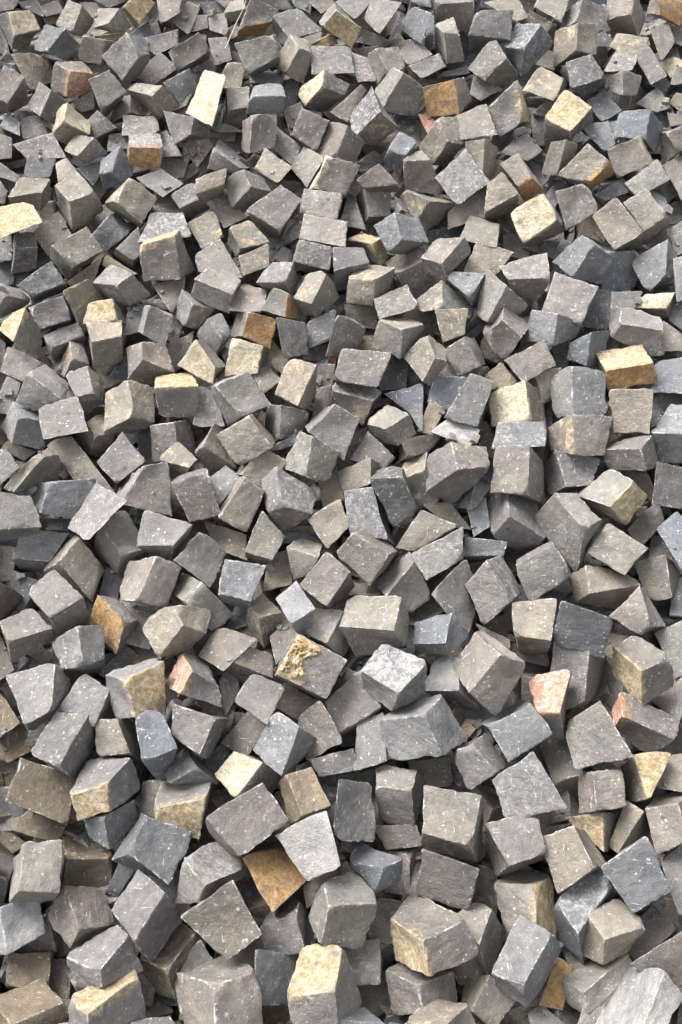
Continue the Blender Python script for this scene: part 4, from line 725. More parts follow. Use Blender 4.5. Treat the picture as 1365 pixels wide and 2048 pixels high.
g...... -1545,3548,826|-28,6,98,-16,-127,3,76,21,76,63,-110,-15,-75,109,16,-63,-23,-77,27,126,-7,14,-5,-97
n...... 374,3344,707|-97,-67,24,-56,-115,20,32,24,73,95,-53,66,-84,38,-67,-43,-10,-72,44,128,-20,107,51,-25
c...... 634,3678,996|-60,-15,50,-38,-127,-13,22,22,100,34,-108,25,-40,98,-30,-17,-13,-93,42,134,19,53,5,-54
ny..... 775,4308,1379|0,1,86,-90,-47,30,69,-89,24,-25,-110,-15,23,123,22,-66,77,-33,91,34,-38,-2,14,-77
n...... 55,5725,2341|-116,-134,-22,-19,-155,-63,47,5,84,86,12,62,-113,4,-52,-18,-17,-92,47,140,53,85,147,31
n...... 1857,6198,2584|-93,-20,54,-52,-200,-82,20,31,77,44,-77,-10,-50,113,33,-10,-64,-100,60,162,56,84,57,-30
c...... 601,3727,1062|-23,-97,6,6,3,93,-72,13,-47,-40,70,-21,14,-75,13,75,-1,61,3,13,-72,37,77,-36
t...... -1436,2917,524|-39,3,92,29,-151,6,1,38,81,101,-72,16,-85,93,-6,-17,-60,-90,-46,129,-17,53,19,-81
c...... -947,4090,1132|-55,12,79,6,-122,-31,28,22,103,77,-147,-12,-83,129,8,-22,-4,-101,-1,139,32,48,-28,-82
c...... 1431,4660,1617|-80,-18,67,-103,-150,-42,73,-13,71,32,-68,9,-40,106,15,-62,-23,-93,111,110,19,71,56,-43
n...... -344,2166,-40|-85,-61,61,-26,-90,16,45,28,105,92,-16,63,-96,8,-60,-38,-21,-104,33,98,-18,79,54,-59
ny..... -781,5574,2139|-82,-56,35,4,-153,-56,33,-14,69,84,-47,19,-100,78,1,-16,-16,-89,13,121,35,63,89,-15
c...... 494,5982,2479|-115,-77,15,-50,-126,-43,50,-13,68,91,-58,12,-102,61,-10,-38,13,-68,61,122,42,100,79,-14
g...... -1717,5703,2218|-58,-41,46,-17,-124,-38,51,-11,65,105,-86,-14,-97,89,15,-57,9,-67,10,120,34,63,47,-44
g...... -908,6430,2669|-75,-110,-12,22,-163,-74,16,7,80,79,-11,41,-93,29,-29,2,-22,-90,-4,143,61,57,127,22
n...... -622,6013,2422|-17,-10,72,-86,-146,-39,80,4,62,54,-123,-43,-31,126,46,-99,-6,-63,64,140,36,39,16,-67
g...... 412,6123,2528|-82,-56,12,-38,-155,-43,0,25,71,101,-91,3,-71,83,-10,-28,-15,-64,10,163,47,109,48,-19
n...... 995,6384,2712|-164,-34,38,13,-155,-42,29,21,62,78,-109,-24,-139,104,20,35,-15,-58,50,158,44,99,30,-40
n...... 1206,6308,2747|-117,-89,1,33,-171,-55,-60,22,65,94,-33,27,-89,48,-17,58,-33,-72,-33,157,45,118,102,8
n...... 1637,4470,1514|-56,19,86,-91,-122,-2,34,-30,38,21,-109,-13,-10,139,30,-44,0,-57,79,90,-17,66,12,-67
g...... -936,5541,2048|-58,-28,62,-84,-96,-12,115,-35,47,76,-108,-28,-80,105,26,-106,39,-47,90,99,11,51,27,-63
n...... 725,3332,649|-107,-54,60,-66,-73,6,54,-3,85,71,-74,34,-83,50,-33,-42,30,-86,77,99,-8,94,29,-58
y...... 430,4100,1270|-14,4,91,-71,-124,6,65,-5,60,-8,-119,-18,-1,124,22,-57,-2,-63,78,116,-9,5,3,-86
gW..... 125,6028,2462|-75,11,79,-32,-158,-41,29,-1,51,72,-128,-41,-71,148,54,-28,-18,-64,32,136,26,73,12,-64
b...... 1466,3664,823|-78,-16,39,-112,-110,3,61,7,77,39,-91,42,-32,90,-43,-67,-3,-77,105,112,-4,82,15,-38
nw..... 1574,5947,2504|-127,-124,-24,24,-124,-16,-36,20,62,70,-40,28,-90,11,-48,59,10,-40,0,152,37,103,92,3
b...... -519,2810,357|39,17,105,-53,-68,53,68,-25,53,-19,-105,3,21,107,-3,-70,22,-54,50,65,-54,-37,-15,-103
g...... -695,6172,2529|-61,-20,61,-19,-165,-52,40,13,65,72,-106,-31,-76,117,39,-34,-25,-72,23,150,42,55,33,-52
cw..... -1561,3849,1177|-36,-15,77,8,-167,-22,28,17,70,92,-60,15,-80,96,7,-37,-55,-91,-18,129,-2,45,52,-55
c...... 58,5166,1916|-27,20,74,-61,-112,-27,18,-16,72,68,-159,-36,-25,152,31,-59,23,-68,19,117,29,68,-23,-77
g...... -1000,6389,2727|-67,-11,64,-36,-169,-70,76,-3,63,71,-89,-21,-87,124,44,-57,-30,-87,53,132,43,48,49,-39
n...... 1772,5865,2311|-123,-63,7,-16,-103,-29,-4,8,81,58,-107,-5,-79,70,-20,26,30,-55,37,139,52,97,25,-32
t...... -1372,2531,211|-66,-13,85,65,-106,35,-18,19,73,111,-55,23,-110,65,-22,20,-28,-72,-63,97,-35,65,23,-85
n...... 706,4101,1160|-46,28,92,-45,-88,-6,23,-29,78,23,-150,-23,-24,146,21,-23,32,-77,44,90,7,44,-30,-93
c...... 75,6446,2736|-106,-69,11,10,-185,-66,-12,15,63,106,-39,27,-103,71,-6,12,-43,-81,-10,154,45,106,100,10
g...... -370,4302,1388|-71,-42,56,2,-144,-9,4,1,61,85,-62,18,-81,82,-7,-9,-19,-72,-7,125,-3,73,63,-45
n...... 823,3169,619|-108,0,83,-74,-54,29,58,-54,65,70,-90,13,-80,100,-13,-46,46,-66,85,45,-30,97,9,-82
b...... 55,1855,30|-78,-31,100,104,-33,64,-47,90,-9,30,90,-41,-94,-88,42,109,-85,15,-81,29,-71,59,29,-104
n...... 892,2601,197|-73,-28,39,-82,-92,37,49,8,74,45,-53,72,-42,54,-71,-51,-10,-74,78,90,-37,75,29,-39
g...... -85,4377,1346|-38,-5,92,-50,-132,-10,53,-1,70,41,-113,-27,-40,120,28,-52,-6,-73,50,123,6,38,13,-89
n...... -1456,3513,705|-13,-27,90,-1,-121,-8,54,26,91,49,-84,-3,-57,75,4,-45,-18,-92,8,128,5,4,19,-88
g...... 799,5945,2362|-49,-8,71,-77,-81,-5,105,-72,20,-16,-111,-33,-30,127,43,-57,56,-31,122,64,-6,3,27,-59
g...... -1038,4606,1555|-17,-29,67,-37,-146,-21,60,24,78,53,-101,-16,-46,96,12,-65,-20,-75,29,149,22,23,26,-70
g...... 960,1950,-7|-41,20,98,-109,-110,34,73,37,85,10,-75,28,-7,84,-26,-75,-46,-88,106,101,-39,43,-11,-94
w...... 762,1953,-112|-62,-8,58,-53,-80,56,-6,16,67,69,-53,65,-36,54,-67,-27,-17,-67,20,79,-58,94,9,-58
d...... 555,5145,1808|-99,-63,38,-102,-94,-14,93,-34,59,78,-75,3,-83,69,-6,-86,40,-57,106,98,14,91,58,-41
ny..... -317,4482,1400|-27,26,91,-62,-82,42,64,-53,16,43,-143,-28,-36,152,30,-70,44,-18,54,73,-44,33,-16,-88
g...... 1108,4512,1406|-53,-7,56,-56,-129,-38,33,5,98,13,-118,1,-20,116,-3,-24,-4,-96,64,127,39,44,6,-57
b...... 1258,3324,593|-16,21,79,-83,-85,-1,52,-20,94,-31,-114,10,24,120,-13,-43,15,-92,91,78,3,9,-15,-80
g...... -617,6426,2692|-63,-77,4,61,-84,28,-35,62,49,43,46,59,-57,-40,-52,45,-51,-35,-40,78,-37,46,69,-17
y...... -1322,4839,1695|-63,-114,10,-38,-105,-15,105,29,96,69,-64,8,-98,13,-38,-73,22,-63,68,155,46,32,64,-41
g...... 1831,5353,2039|-106,20,64,-35,-164,-68,20,55,117,29,-169,-41,-59,148,28,11,-34,-102,65,181,79,73,-39,-75
b...... -1348,3762,896|-57,-40,69,-69,-66,24,115,-42,55,91,-72,10,-97,69,-10,-109,43,-54,73,67,-24,49,38,-68
g...... 1432,3881,1028|-111,23,86,-21,-76,1,4,-23,75,43,-149,-15,-66,135,11,22,36,-73,47,88,1,86,-37,-87
g...... -953,5576,2162|-48,-1,57,-11,-118,-36,8,-8,74,97,-141,-30,-71,132,24,-34,18,-68,-16,126,40,72,-4,-62
g...... 678,1981,-174|-79,-2,58,-93,-70,55,66,14,69,59,-65,69,-55,61,-68,-69,-8,-69,88,76,-56,82,-3,-55
n...... -1481,3120,654|-52,2,91,41,-152,2,12,45,84,93,-86,6,-98,97,-1,-7,-56,-89,-36,140,-8,45,10,-85
b...... 575,2984,424|-101,-32,71,-65,-62,26,55,-32,77,74,-65,32,-81,63,-32,-46,33,-77,73,62,-26,92,29,-70
g...... -93,4281,1270|-26,-27,77,-46,-145,-23,47,6,84,31,-82,-8,-29,96,10,-48,-21,-88,44,128,17,28,42,-73
c...... 1464,5308,1985|-120,-90,9,-61,-99,-22,35,-12,73,70,-60,17,-81,41,-29,-23,32,-60,71,117,34,106,70,-21
c...... -116,4520,1414|-62,-59,52,-78,-85,-3,84,-19,68,62,-92,2,-65,67,-8,-80,42,-62,79,108,7,58,35,-58
c...... 1115,5780,2183|-47,21,81,-44,-113,-42,21,-12,77,14,-165,-54,-19,155,49,-16,24,-72,48,121,45,41,-28,-83
n...... 185,2046,-218|-70,-2,99,24,-87,48,-28,22,76,61,-62,27,-63,63,-28,30,-23,-77,-22,86,-51,67,2,-98
c...... -291,6007,2326|-28,-7,80,-42,-156,-49,54,-5,66,31,-110,-46,-35,130,52,-48,-16,-75,46,132,39,24,29,-71
b...... 374,5837,2209|-93,-40,47,-69,-97,-19,72,-44,48,72,-95,-16,-82,96,16,-59,41,-49,80,93,18,80,43,-46
n...... 110,3454,753|-65,-19,51,-78,-84,42,61,-21,48,73,-91,38,-61,89,-39,-73,23,-48,64,86,-41,76,17,-51
g...... -40,2631,268|-19,37,89,-16,-90,8,21,14,103,19,-131,21,-21,123,-24,-17,-5,-103,19,100,-9,18,-46,-89
g...... -258,5784,2267|-60,-52,39,-18,-178,-72,41,-9,69,50,-38,22,-65,85,9,-24,-39,-100,34,127,39,42,100,-8
c...... -1768,4950,1678|-36,-20,77,11,-151,-38,42,30,84,78,-106,-30,-81,104,30,-35,-26,-84,-5,153,36,30,20,-77
c...... -428,6008,2415|-94,-110,-5,87,-120,-12,-65,-15,41,93,-33,28,-102,30,-30,75,21,-37,-74,124,15,81,106,3
b...... -1009,3213,552|-46,-44,63,-60,-87,16,100,-20,79,72,-47,30,-78,54,-32,-92,11,-78,66,79,-17,39,52,-65
g...... -1108,4431,1338|-28,-82,33,-13,-127,-34,48,17,99,59,-53,25,-60,40,-28,-44,-4,-94,15,139,37,27,70,-36
n...... 453,4682,1517|-86,9,89,-38,-64,5,31,-48,54,68,-155,-38,-72,136,32,-25,64,-51,43,80,-2,80,-26,-92
b...... -24,2745,295|-57,-41,72,-98,-72,31,113,-21,79,42,-44,35,-58,47,-37,-98,16,-78,112,67,-31,41,45,-74
ny..... -1561,4049,1127|-24,-28,74,-55,-48,38,114,-66,30,56,-85,-5,-69,85,5,-100,65,-31,67,49,-39,10,30,-74
g...... -257,5250,1786|-46,-92,28,-64,-124,-46,75,28,96,50,-80,8,-52,41,-16,-70,10,-89,68,159,51,42,54,-36
cw..... -1231,5629,2159|-38,-40,49,-41,-110,-24,59,-34,50,79,-84,-11,-67,93,17,-70,25,-56,28,99,17,47,51,-43
n...... 200,6392,2544|-113,-74,4,57,-91,-27,-47,-22,58,95,-91,7,-106,66,-16,60,50,-46,-42,117,36,98,49,-13
t...... -1120,2641,152|-48,11,83,-36,-60,71,68,-19,38,89,-96,27,-84,92,-27,-72,21,-38,31,63,-72,52,-14,-82
c...... -1353,5441,2042|-65,-56,38,23,-120,-32,57,-14,66,52,-74,-2,-97,75,2,-11,13,-67,22,117,29,17,58,-38
b...... -458,3333,675|-28,-20,45,-65,-107,11,75,5,81,48,-86,47,-43,84,-48,-79,-3,-80,59,109,-12,32,19,-45
g...... -726,6404,2633|-49,-37,47,-38,-93,-20,53,-19,57,66,-128,-45,-64,101,27,-54,47,-38,36,119,38,49,13,-63
n...... -1316,3204,574|-21,17,78,-43,-61,68,74,-50,24,73,-103,15,-63,114,-16,-84,36,-24,31,48,-69,30,-5,-78
c...... -1764,4995,1780|-29,-22,67,2,-141,-22,54,12,64,66,-101,-20,-74,103,22,-43,-15,-65,8,137,19,19,26,-64
c...... 1175,5389,1950|-75,-56,-3,-48,-163,-48,16,9,81,48,-54,49,-44,77,-41,-17,-29,-86,45,139,41,77,78,10
c...... 1074,5072,1749|-116,-39,27,42,-101,-16,-76,-36,61,91,-86,19,-86,91,-19,70,30,-61,-47,93,14,118,44,-26
gw..... -1446,5879,2305|-51,-79,19,-3,-105,-26,53,-2,71,68,-82,-10,-83,54,-8,-37,30,-53,18,131,42,33,53,-37
w...... -499,2718,202|-51,5,68,-59,-61,70,80,-30,42,65,-85,40,-67,91,-42,-75,24,-40,62,56,-68,48,1,-69
g...... -458,2964,422|-42,-18,84,-81,-67,35,109,-32,69,47,-71,20,-57,76,-20,-96,27,-67,92,62,-34,32,23,-83
g...... 468,2796,293|-38,29,87,-26,-99,0,3,14,109,29,-123,19,-21,118,-22,-10,-11,-106,18,103,0,44,-34,-87
b...... 1505,3356,792|-34,39,79,-77,-114,-10,29,11,94,-11,-136,8,14,140,-7,-29,-12,-95,75,111,8,36,-35,-76
c...... -1867,5576,2147|-41,3,79,-21,-143,-29,72,-12,45,80,-110,-32,-85,131,46,-65,-13,-60,26,118,12,34,22,-64
ty..... -1406,2822,313|-26,-46,66,-53,-100,11,110,15,92,61,-41,36,-71,40,-36,-98,-15,-90,64,101,-12,15,45,-67
g...... -852,4650,1482|-1,3,97,-33,-108,5,62,-21,50,18,-125,-38,-25,128,40,-56,18,-51,37,105,-7,-6,2,-93
c...... -932,5263,1907|54,-2,48,-66,-43,29,116,-105,7,-55,-114,-4,29,130,7,-89,89,-12,90,29,-34,-78,19,-44
b...... 529,6398,2574|19,39,104,-18,-6,59,18,-183,-60,-44,-130,-66,31,177,82,-6,133,39,30,-41,-78,-31,11,-84
g...... -1495,5413,2077|-34,-28,34,-2,-144,-28,23,-5,52,90,-86,12,-71,103,-2,-39,-12,-62,-15,126,16,51,46,-23
c...... 1752,4953,1852|-87,-12,42,-53,-139,-42,18,21,91,33,-121,-3,-41,113,-3,-9,-12,-86,61,145,46,76,4,-47
c...... -771,6640,2686|-87,-54,32,-40,-94,-24,61,-40,44,101,-93,-18,-101,85,16,-56,47,-40,43,98,27,82,47,-34
n...... -1069,2113,-201|-57,-14,61,-33,-58,72,66,-9,50,95,-49,60,-92,50,-61,-68,6,-49,30,55,-72,59,16,-62
gW..... -1826,5697,2233|-39,-97,6,75,-133,-26,-10,1,56,60,-35,23,-81,34,-23,31,0,-55,-53,131,26,16,96,-7
g...... -200,3655,896|-92,-22,52,-59,-96,39,48,-25,44,117,-83,33,-98,90,-32,-65,16,-44,41,88,-40,109,30,-50
g...... -1726,6526,2695|-56,-70,19,-12,-102,-29,54,-26,51,88,-72,-7,-91,65,2,-48,34,-45,17,108,33,49,64,-24
n...... 1209,6529,2624|-86,-10,64,-92,-48,15,65,-106,-3,60,-111,-39,-58,127,46,-64,90,-3,90,32,-20,85,27,-56
nC..... 1918,6131,2458|-93,-44,18,-41,-124,-44,-15,-30,53,63,-67,19,-48,89,-5,2,10,-66,28,102,29,104,65,-4
g...... -390,6666,2703|-108,-54,30,-28,-86,-21,51,-48,39,104,-94,-17,-115,86,13,-35,55,-36,41,92,22,93,47,-33
y...... 539,2921,397|-6,10,69,-66,-82,13,52,-26,92,-17,-88,34,12,102,-36,-47,11,-90,70,67,-13,1,4,-70
b...... 894,5316,1807|-68,5,93,-47,-60,12,30,-75,30,40,-134,-49,-44,136,49,-23,72,-30,53,57,-13,62,-1,-90
n...... 914,5136,1714|-105,-35,53,-81,-83,-3,62,-57,47,77,-85,-5,-80,95,6,-56,49,-48,85,73,1,100,46,-50
n...... 665,3188,700|-86,-2,85,-60,-28,42,51,-71,54,52,-105,7,-63,100,-10,-38,75,-52,73,31,-39,74,-3,-86
w...... -254,4010,1191|-109,-110,19,-11,-71,11,79,-9,83,54,-50,29,-115,10,-53,-19,49,-60,71,110,11,46,70,-42
g...... -105,6561,2719|-83,-67,16,-10,-115,-40,20,-38,47,76,-59,9,-83,73,0,-12,26,-56,17,102,30,72,81,-8
g...... -627,3270,584|-65,-62,51,-39,-91,5,69,-9,91,75,-39,44,-85,39,-44,-59,10,-89,48,92,-5,54,62,-51
c...... -1852,6543,2707|-45,-64,26,-31,-65,-2,61,-24,49,96,-116,-39,-83,70,9,-70,70,-18,21,110,32,55,21,-55
c...... 1697,4665,1750|-58,22,92,-70,-181,-45,34,50,89,5,-138,-40,-13,144,42,-25,-56,-93,78,172,39,49,-14,-88
g...... -776,6093,2439|-64,-78,17,-16,-120,-38,40,-20,61,75,-59,8,-81,60,-7,-34,19,-62,21,116,36,56,79,-16
b...... 1709,4635,1565|-56,-1,59,-72,-72,1,36,-12,75,-1,-160,-29,-9,121,6,-25,51,-51,82,109,22,45,-37,-81
ny..... -676,5767,2152|-70,-51,43,-62,-80,-3,86,-63,33,81,-80,-8,-86,85,10,-77,57,-34,68,73,1,64,57,-39
b...... 68,3236,530|-44,-22,48,-91,-65,47,92,-28,48,37,-88,49,-41,79,-49,-88,36,-50,93,73,-49,39,13,-48
c...... 306,5350,1899|-81,-15,69,-45,-78,-2,29,-61,40,79,-113,-27,-72,118,27,-36,57,-42,36,73,-1,86,22,-67
n...... -1806,5423,2040|-30,-16,67,-45,-64,11,104,-92,6,59,-86,-15,-74,112,31,-88,65,-24,58,38,-30,13,44,-50
g...... -842,6421,2636|-45,-46,40,-42,-114,-34,57,-32,48,66,-87,-17,-62,92,21,-60,26,-52,38,106,28,46,53,-36
g...... 44,2912,381|-89,-33,75,-53,-72,18,62,-8,84,78,-72,32,-87,61,-31,-51,22,-86,63,85,-22,79,21,-73
b...... 314,3312,595|-22,18,84,-26,-101,-8,16,-1,105,11,-122,9,-11,121,-11,-16,2,-102,26,101,10,21,-19,-84
b...... -1165,6359,2592|-59,-89,6,-5,-98,-26,40,-18,60,74,-71,-3,-83,48,-13,-30,40,-45,14,119,39,47,67,-22
b...... 1089,5541,2017|-80,18,81,-12,-89,-19,-7,-43,55,43,-153,-46,-52,150,44,15,46,-54,20,90,19,70,-18,-81
c...... -291,4978,1752|-16,-33,60,-53,-86,0,47,-56,41,37,-87,-5,-23,98,13,-60,46,-47,39,75,-6,29,45,-52
c...... -2001,6349,2548|-56,99,134,11,-147,-22,44,-52,17,89,-168,-89,-98,229,112,-32,-12,-41,-1,82,-3,44,-32,-107
nO..... -103,6277,2550|-70,-90,8,-61,-98,-24,56,-29,54,81,-63,4,-72,49,-13,-62,43,-45,52,109,32,77,77,-17
g...... -848,5541,2018|-64,-92,8,-33,-113,-34,52,-20,70,87,-42,27,-84,42,-28,-54,22,-69,30,114,33,64,92,-10
b...... 1839,5856,2199|-71,21,85,-50,-91,-18,9,-64,39,25,-130,-48,-27,152,54,-7,41,-47,52,67,9,67,3,-76
ty..... -1412,2789,244|-17,-15,98,24,-112,11,25,27,91,59,-68,8,-62,68,-6,-21,-28,-91,-21,111,-14,14,17,-96
b...... 1043,3504,695|-30,20,87,-35,-90,-8,7,-15,97,-6,-124,-1,3,124,-2,-2,15,-95,39,89,8,27,-19,-88
n...... -1512,4541,1375|-61,-3,75,40,-91,-20,-1,-15,81,105,-131,-19,-102,117,16,-2,30,-78,-43,105,22,62,-9,-77
g...... -1352,5307,1798|7,-52,57,-45,-127,-36,88,14,80,20,-94,-17,-27,77,14,-79,4,-77,52,143,37,-15,37,-59
c...... 1018,4246,1220|-29,2,70,-42,-103,-21,11,-19,88,1,-121,-4,1,121,3,-12,18,-87,41,100,21,31,-1,-70
y...... -1154,4878,1723|-69,-41,33,47,-94,-14,-35,-20,72,120,-101,6,-99,87,-15,16,36,-61,-65,108,23,87,28,-41
c...... -1995,6566,2722|-29,-32,49,-42,-112,-29,99,-37,36,57,-89,-24,-70,101,32,-83,23,-44,55,97,19,14,46,-39
w...... 1699,5211,1953|-74,-4,71,-30,-135,-17,7,-13,44,10,-106,-20,-29,124,31,14,-5,-55,50,114,4,52,23,-59
b...... 334,6529,2562|-15,-61,40,-80,-159,-72,71,31,96,12,-92,-23,-8,78,20,-71,-17,-90,76,168,75,19,49,-42
n...... -956,4790,1560|-79,-61,45,-32,-61,8,55,-46,49,111,-86,3,-104,66,-8,-58,66,-44,28,82,-4,83,42,-50
g...... -264,5441,1952|-68,-31,62,-58,-58,18,76,-86,18,65,-95,-19,-74,103,23,-64,77,-21,68,49,-20,57,40,-57
n...... 172,6329,2499|-113,-73,16,-49,-101,-26,83,-50,44,69,-54,11,-107,67,-6,-44,39,-47,85,89,22,72,86,-11
b...... -1141,3382,685|-5,3,101,7,-108,19,35,6,69,37,-107,-11,-41,105,12,-29,-6,-70,-2,108,-21,0,-4,-100
g...... -1601,5049,1710|6,14,87,-6,-45,60,61,-71,-10,22,-152,-44,-35,140,40,-47,80,14,18,56,-55,-20,-24,-89
gw..... -649,5726,2202|-68,-75,18,-24,-69,-1,13,-51,43,112,-77,3,-83,61,-13,-39,68,-32,-3,85,11,95,60,-28
cw..... -233,6563,2714|-58,-58,31,-40,-67,-3,54,-41,42,56,-114,-35,-62,82,14,-45,73,-19,48,99,25,50,27,-51
b...... 1157,3624,785|-98,-21,45,-80,-86,37,39,-22,46,65,-83,38,-60,86,-39,-44,21,-46,75,85,-38,100,23,-45
g...... 458,5788,2169|-62,-10,57,-6,-119,-43,-8,-26,73,53,-119,-24,-49,126,25,5,19,-74,3,109,41,63,19,-54
gw..... 1147,5840,2282|-83,-97,-2,-13,-100,-24,-8,-41,49,48,-32,35,-54,39,-31,14,36,-52,19,93,20,74,102,6
d...... 1692,4871,1611|-99,-76,23,-85,-79,-10,45,-34,61,51,-58,22,-52,49,-26,-38,46,-58,88,89,12,94,66,-27
g...... -648,6365,2590|-45,-82,14,-22,-101,-25,52,-16,61,46,-79,-8,-59,56,-6,-36,39,-45,37,122,40,31,61,-28
c...... -1729,4532,1404|-8,22,101,9,-134,-8,47,-5,59,48,-121,-38,-56,141,44,-38,-14,-64,-1,114,1,0,0,-95
n...... -1426,3208,532|-44,-66,51,-44,-74,16,93,-18,77,85,-34,41,-88,29,-42,-88,21,-77,47,78,-17,39,62,-52
c...... -794,4889,1644|-10,-17,57,-11,-108,-34,35,-5,89,30,-129,-12,-31,112,6,-32,22,-84,13,124,38,8,2,-62
nR..... 486,5704,2233|-65,-23,60,-12,-133,-21,34,-16,43,19,-102,-22,-52,113,29,0,4,-51,45,120,12,31,36,-52
b...... 657,6080,2429|-101,-87,9,-65,-77,-9,58,-49,42,77,-65,6,-84,52,-15,-48,62,-34,72,88,17,91,73,-18
b...... 1310,1996,-185|-85,-51,31,-51,-95,37,14,39,81,36,-16,92,-41,10,-90,-8,-34,-82,58,99,-42,78,44,-29
g...... 972,4114,1071|-67,5,84,-14,-83,-8,-10,-30,81,34,-127,-13,-37,121,11,15,35,-79,19,86,9,62,-10,-84
c...... 712,4661,1485|20,-33,72,-86,-102,4,65,-28,51,-39,-91,-14,40,94,15,-65,26,-52,84,98,-5,-18,36,-69
g...... -1389,6590,2733|-67,-76,8,9,-99,-29,8,-30,51,109,-71,1,-95,61,-8,-21,39,-45,-22,106,34,78,66,-15
g...... -1453,6305,2404|-75,-61,26,-47,-83,-12,93,-58,33,95,-68,-3,-105,74,3,-78,53,-35,59,78,10,61,68,-26
g...... 50,5432,1941|-67,-67,35,-58,-80,-8,64,-38,52,60,-85,-1,-65,68,-4,-55,55,-47,64,97,13,60,51,-40
ny..... -1341,3910,1140|-73,-40,63,70,-133,0,-27,20,71,110,-74,8,-113,73,-9,29,-18,-71,-67,133,-1,68,41,-64
y...... -1349,6333,2571|-82,-74,17,-8,-77,-10,67,-57,31,82,-65,1,-110,62,-3,-38,60,-30,36,79,11,50,72,-19
gw..... -1804,5611,2044|-47,-78,22,-44,-81,-10,92,-40,46,85,-60,9,-89,51,-12,-87,49,-43,47,90,12,40,70,-25
b...... -693,5898,2230|5,-29,70,-25,-144,-42,41,2,70,14,-105,-37,-11,107,39,-41,-6,-70,23,138,40,-3,33,-66
n...... 500,6136,2362|-61,-64,32,-80,-73,-1,88,-62,28,30,-77,-7,-49,74,6,-67,66,-26,98,76,2,41,62,-32
c...... 1908,6553,2629|-107,-40,40,-93,-58,2,55,-81,13,63,-92,-21,-64,95,22,-51,78,-15,94,53,-4,102,43,-38
g...... -1834,5332,1960|9,-3,75,-7,-118,-6,49,-33,29,40,-101,-22,-36,123,36,-52,10,-43,3,95,-9,-6,28,-59
b...... -794,5168,1731|-43,5,99,-27,-51,27,54,-92,16,56,-127,-50,-63,135,52,-47,80,-19,32,40,-30,34,6,-95
g...... -1991,6251,2448|-61,-23,56,-40,-80,-5,94,-69,20,94,-93,-29,-103,108,33,-82,53,-26,49,65,-2,48,41,-50
g...... -1472,6567,2562|-55,-73,21,-71,-85,-15,107,-49,35,83,-67,-2,-85,63,2,-101,52,-33,73,87,16,50,70,-21
g...... 1983,6341,2495|-82,-40,42,-99,-84,-14,51,-53,34,42,-90,-19,-37,93,20,-54,50,-34,93,80,13,84,44,-39
n...... -1218,4310,1190|-45,-97,23,-44,-90,-9,82,-17,77,80,-35,42,-80,21,-42,-79,29,-74,46,102,11,44,84,-24
g...... -459,4918,1636|-71,-60,44,-56,-69,6,68,-50,47,84,-80,3,-82,70,-6,-68,61,-45,55,81,-4,70,51,-47
n...... 114,5590,2034|-53,-53,42,-72,-84,-5,78,-55,39,42,-80,-6,-49,82,6,-68,53,-41,80,81,3,45,57,-41
g...... -160,6592,2647|-57,-49,41,-76,-68,0,85,-69,18,56,-94,-24,-60,90,23,-78,72,-17,80,71,1,52,47,-41
n...... 1922,5893,2309|-81,-54,7,-4,-128,-42,-41,-28,52,37,-52,36,-36,78,-20,40,5,-68,3,103,24,80,79,8
n...... 1884,5794,2235|-67,-33,46,-53,-85,-14,18,-58,34,16,-86,-9,-22,98,16,-8,47,-42,61,72,5,59,45,-37
c...... -1168,4451,1272|-8,-56,60,13,-141,-39,19,16,101,43,-60,3,-41,64,-2,-20,-19,-101,-14,136,38,9,62,-59
n...... 166,5242,1824|-5,-6,59,-61,-113,-33,68,-14,81,-10,-138,-18,0,128,14,-55,23,-76,71,120,36,-5,-3,-61
c...... 1229,5198,1736|-40,-59,2,-57,-141,-52,24,16,98,11,-75,43,-8,71,-43,-25,-9,-96,55,144,52,42,54,-2
g...... -1855,5480,1976|-38,-42,49,-57,-74,6,114,-61,27,73,-81,-12,-82,86,13,-101,55,-30,67,68,-9,27,49,-48
c...... 227,5632,2068|-66,-110,-2,-45,-103,-34,54,-10,77,47,-50,28,-60,27,-36,-39,35,-68,58,125,41,52,86,-7
g...... 1990,6320,2584|-56,-20,39,-77,-88,-23,24,-2,72,20,-158,-49,-12,113,19,-32,47,-42,67,129,51,63,-23,-67
b...... 1470,2906,403|-38,20,76,-55,-98,-3,12,20,103,-14,-121,21,10,108,-24,-8,-9,-102,60,108,3,33,-32,-77
g...... 4,4766,1544|-57,-88,23,-55,-101,-20,57,-15,78,56,-54,27,-56,41,-31,-54,29,-74,56,114,23,55,75,-27
n...... -1719,6576,2634|-58,-75,14,-40,-97,-26,81,-41,44,90,-60,4,-94,60,-3,-76,40,-42,43,94,26,52,76,-13
cw..... 495,6586,2719|-79,-72,16,-24,-74,-10,34,-42,42,46,-90,-14,-66,68,-1,-13,66,-26,44,97,25,55,51,-30
g...... 1956,6054,2419|-92,-107,-32,24,-97,-21,-54,-40,40,34,-18,60,-46,26,-55,67,35,-44,-9,91,16,76,113,35
n...... 125,4584,1426|-55,-56,48,-73,-75,8,69,-52,51,51,-71,10,-50,71,-11,-68,52,-51,72,75,-9,54,56,-49
g...... -928,6686,2712|-68,-52,32,-54,-105,-31,80,-41,44,83,-81,-14,-86,86,16,-72,35,-45,59,98,27,61,59,-29
b...... -1557,3540,719|-34,-7,62,-57,-57,64,103,-45,21,82,-97,22,-81,95,-22,-103,45,-20,54,58,-63,34,7,-61
w...... -32,3634,841|-44,-33,38,-72,-82,36,72,-27,50,45,-79,47,-45,78,-47,-72,30,-49,70,84,-36,43,32,-37
n...... -357,4369,1233|-72,-20,81,-35,-55,29,55,-78,35,73,-95,-14,-81,103,14,-45,68,-36,44,45,-31,62,29,-79
w...... 1801,5279,1840|-91,-47,39,-80,-80,-3,34,-62,39,46,-68,5,-45,81,-2,-34,48,-44,79,65,-1,90,60,-36
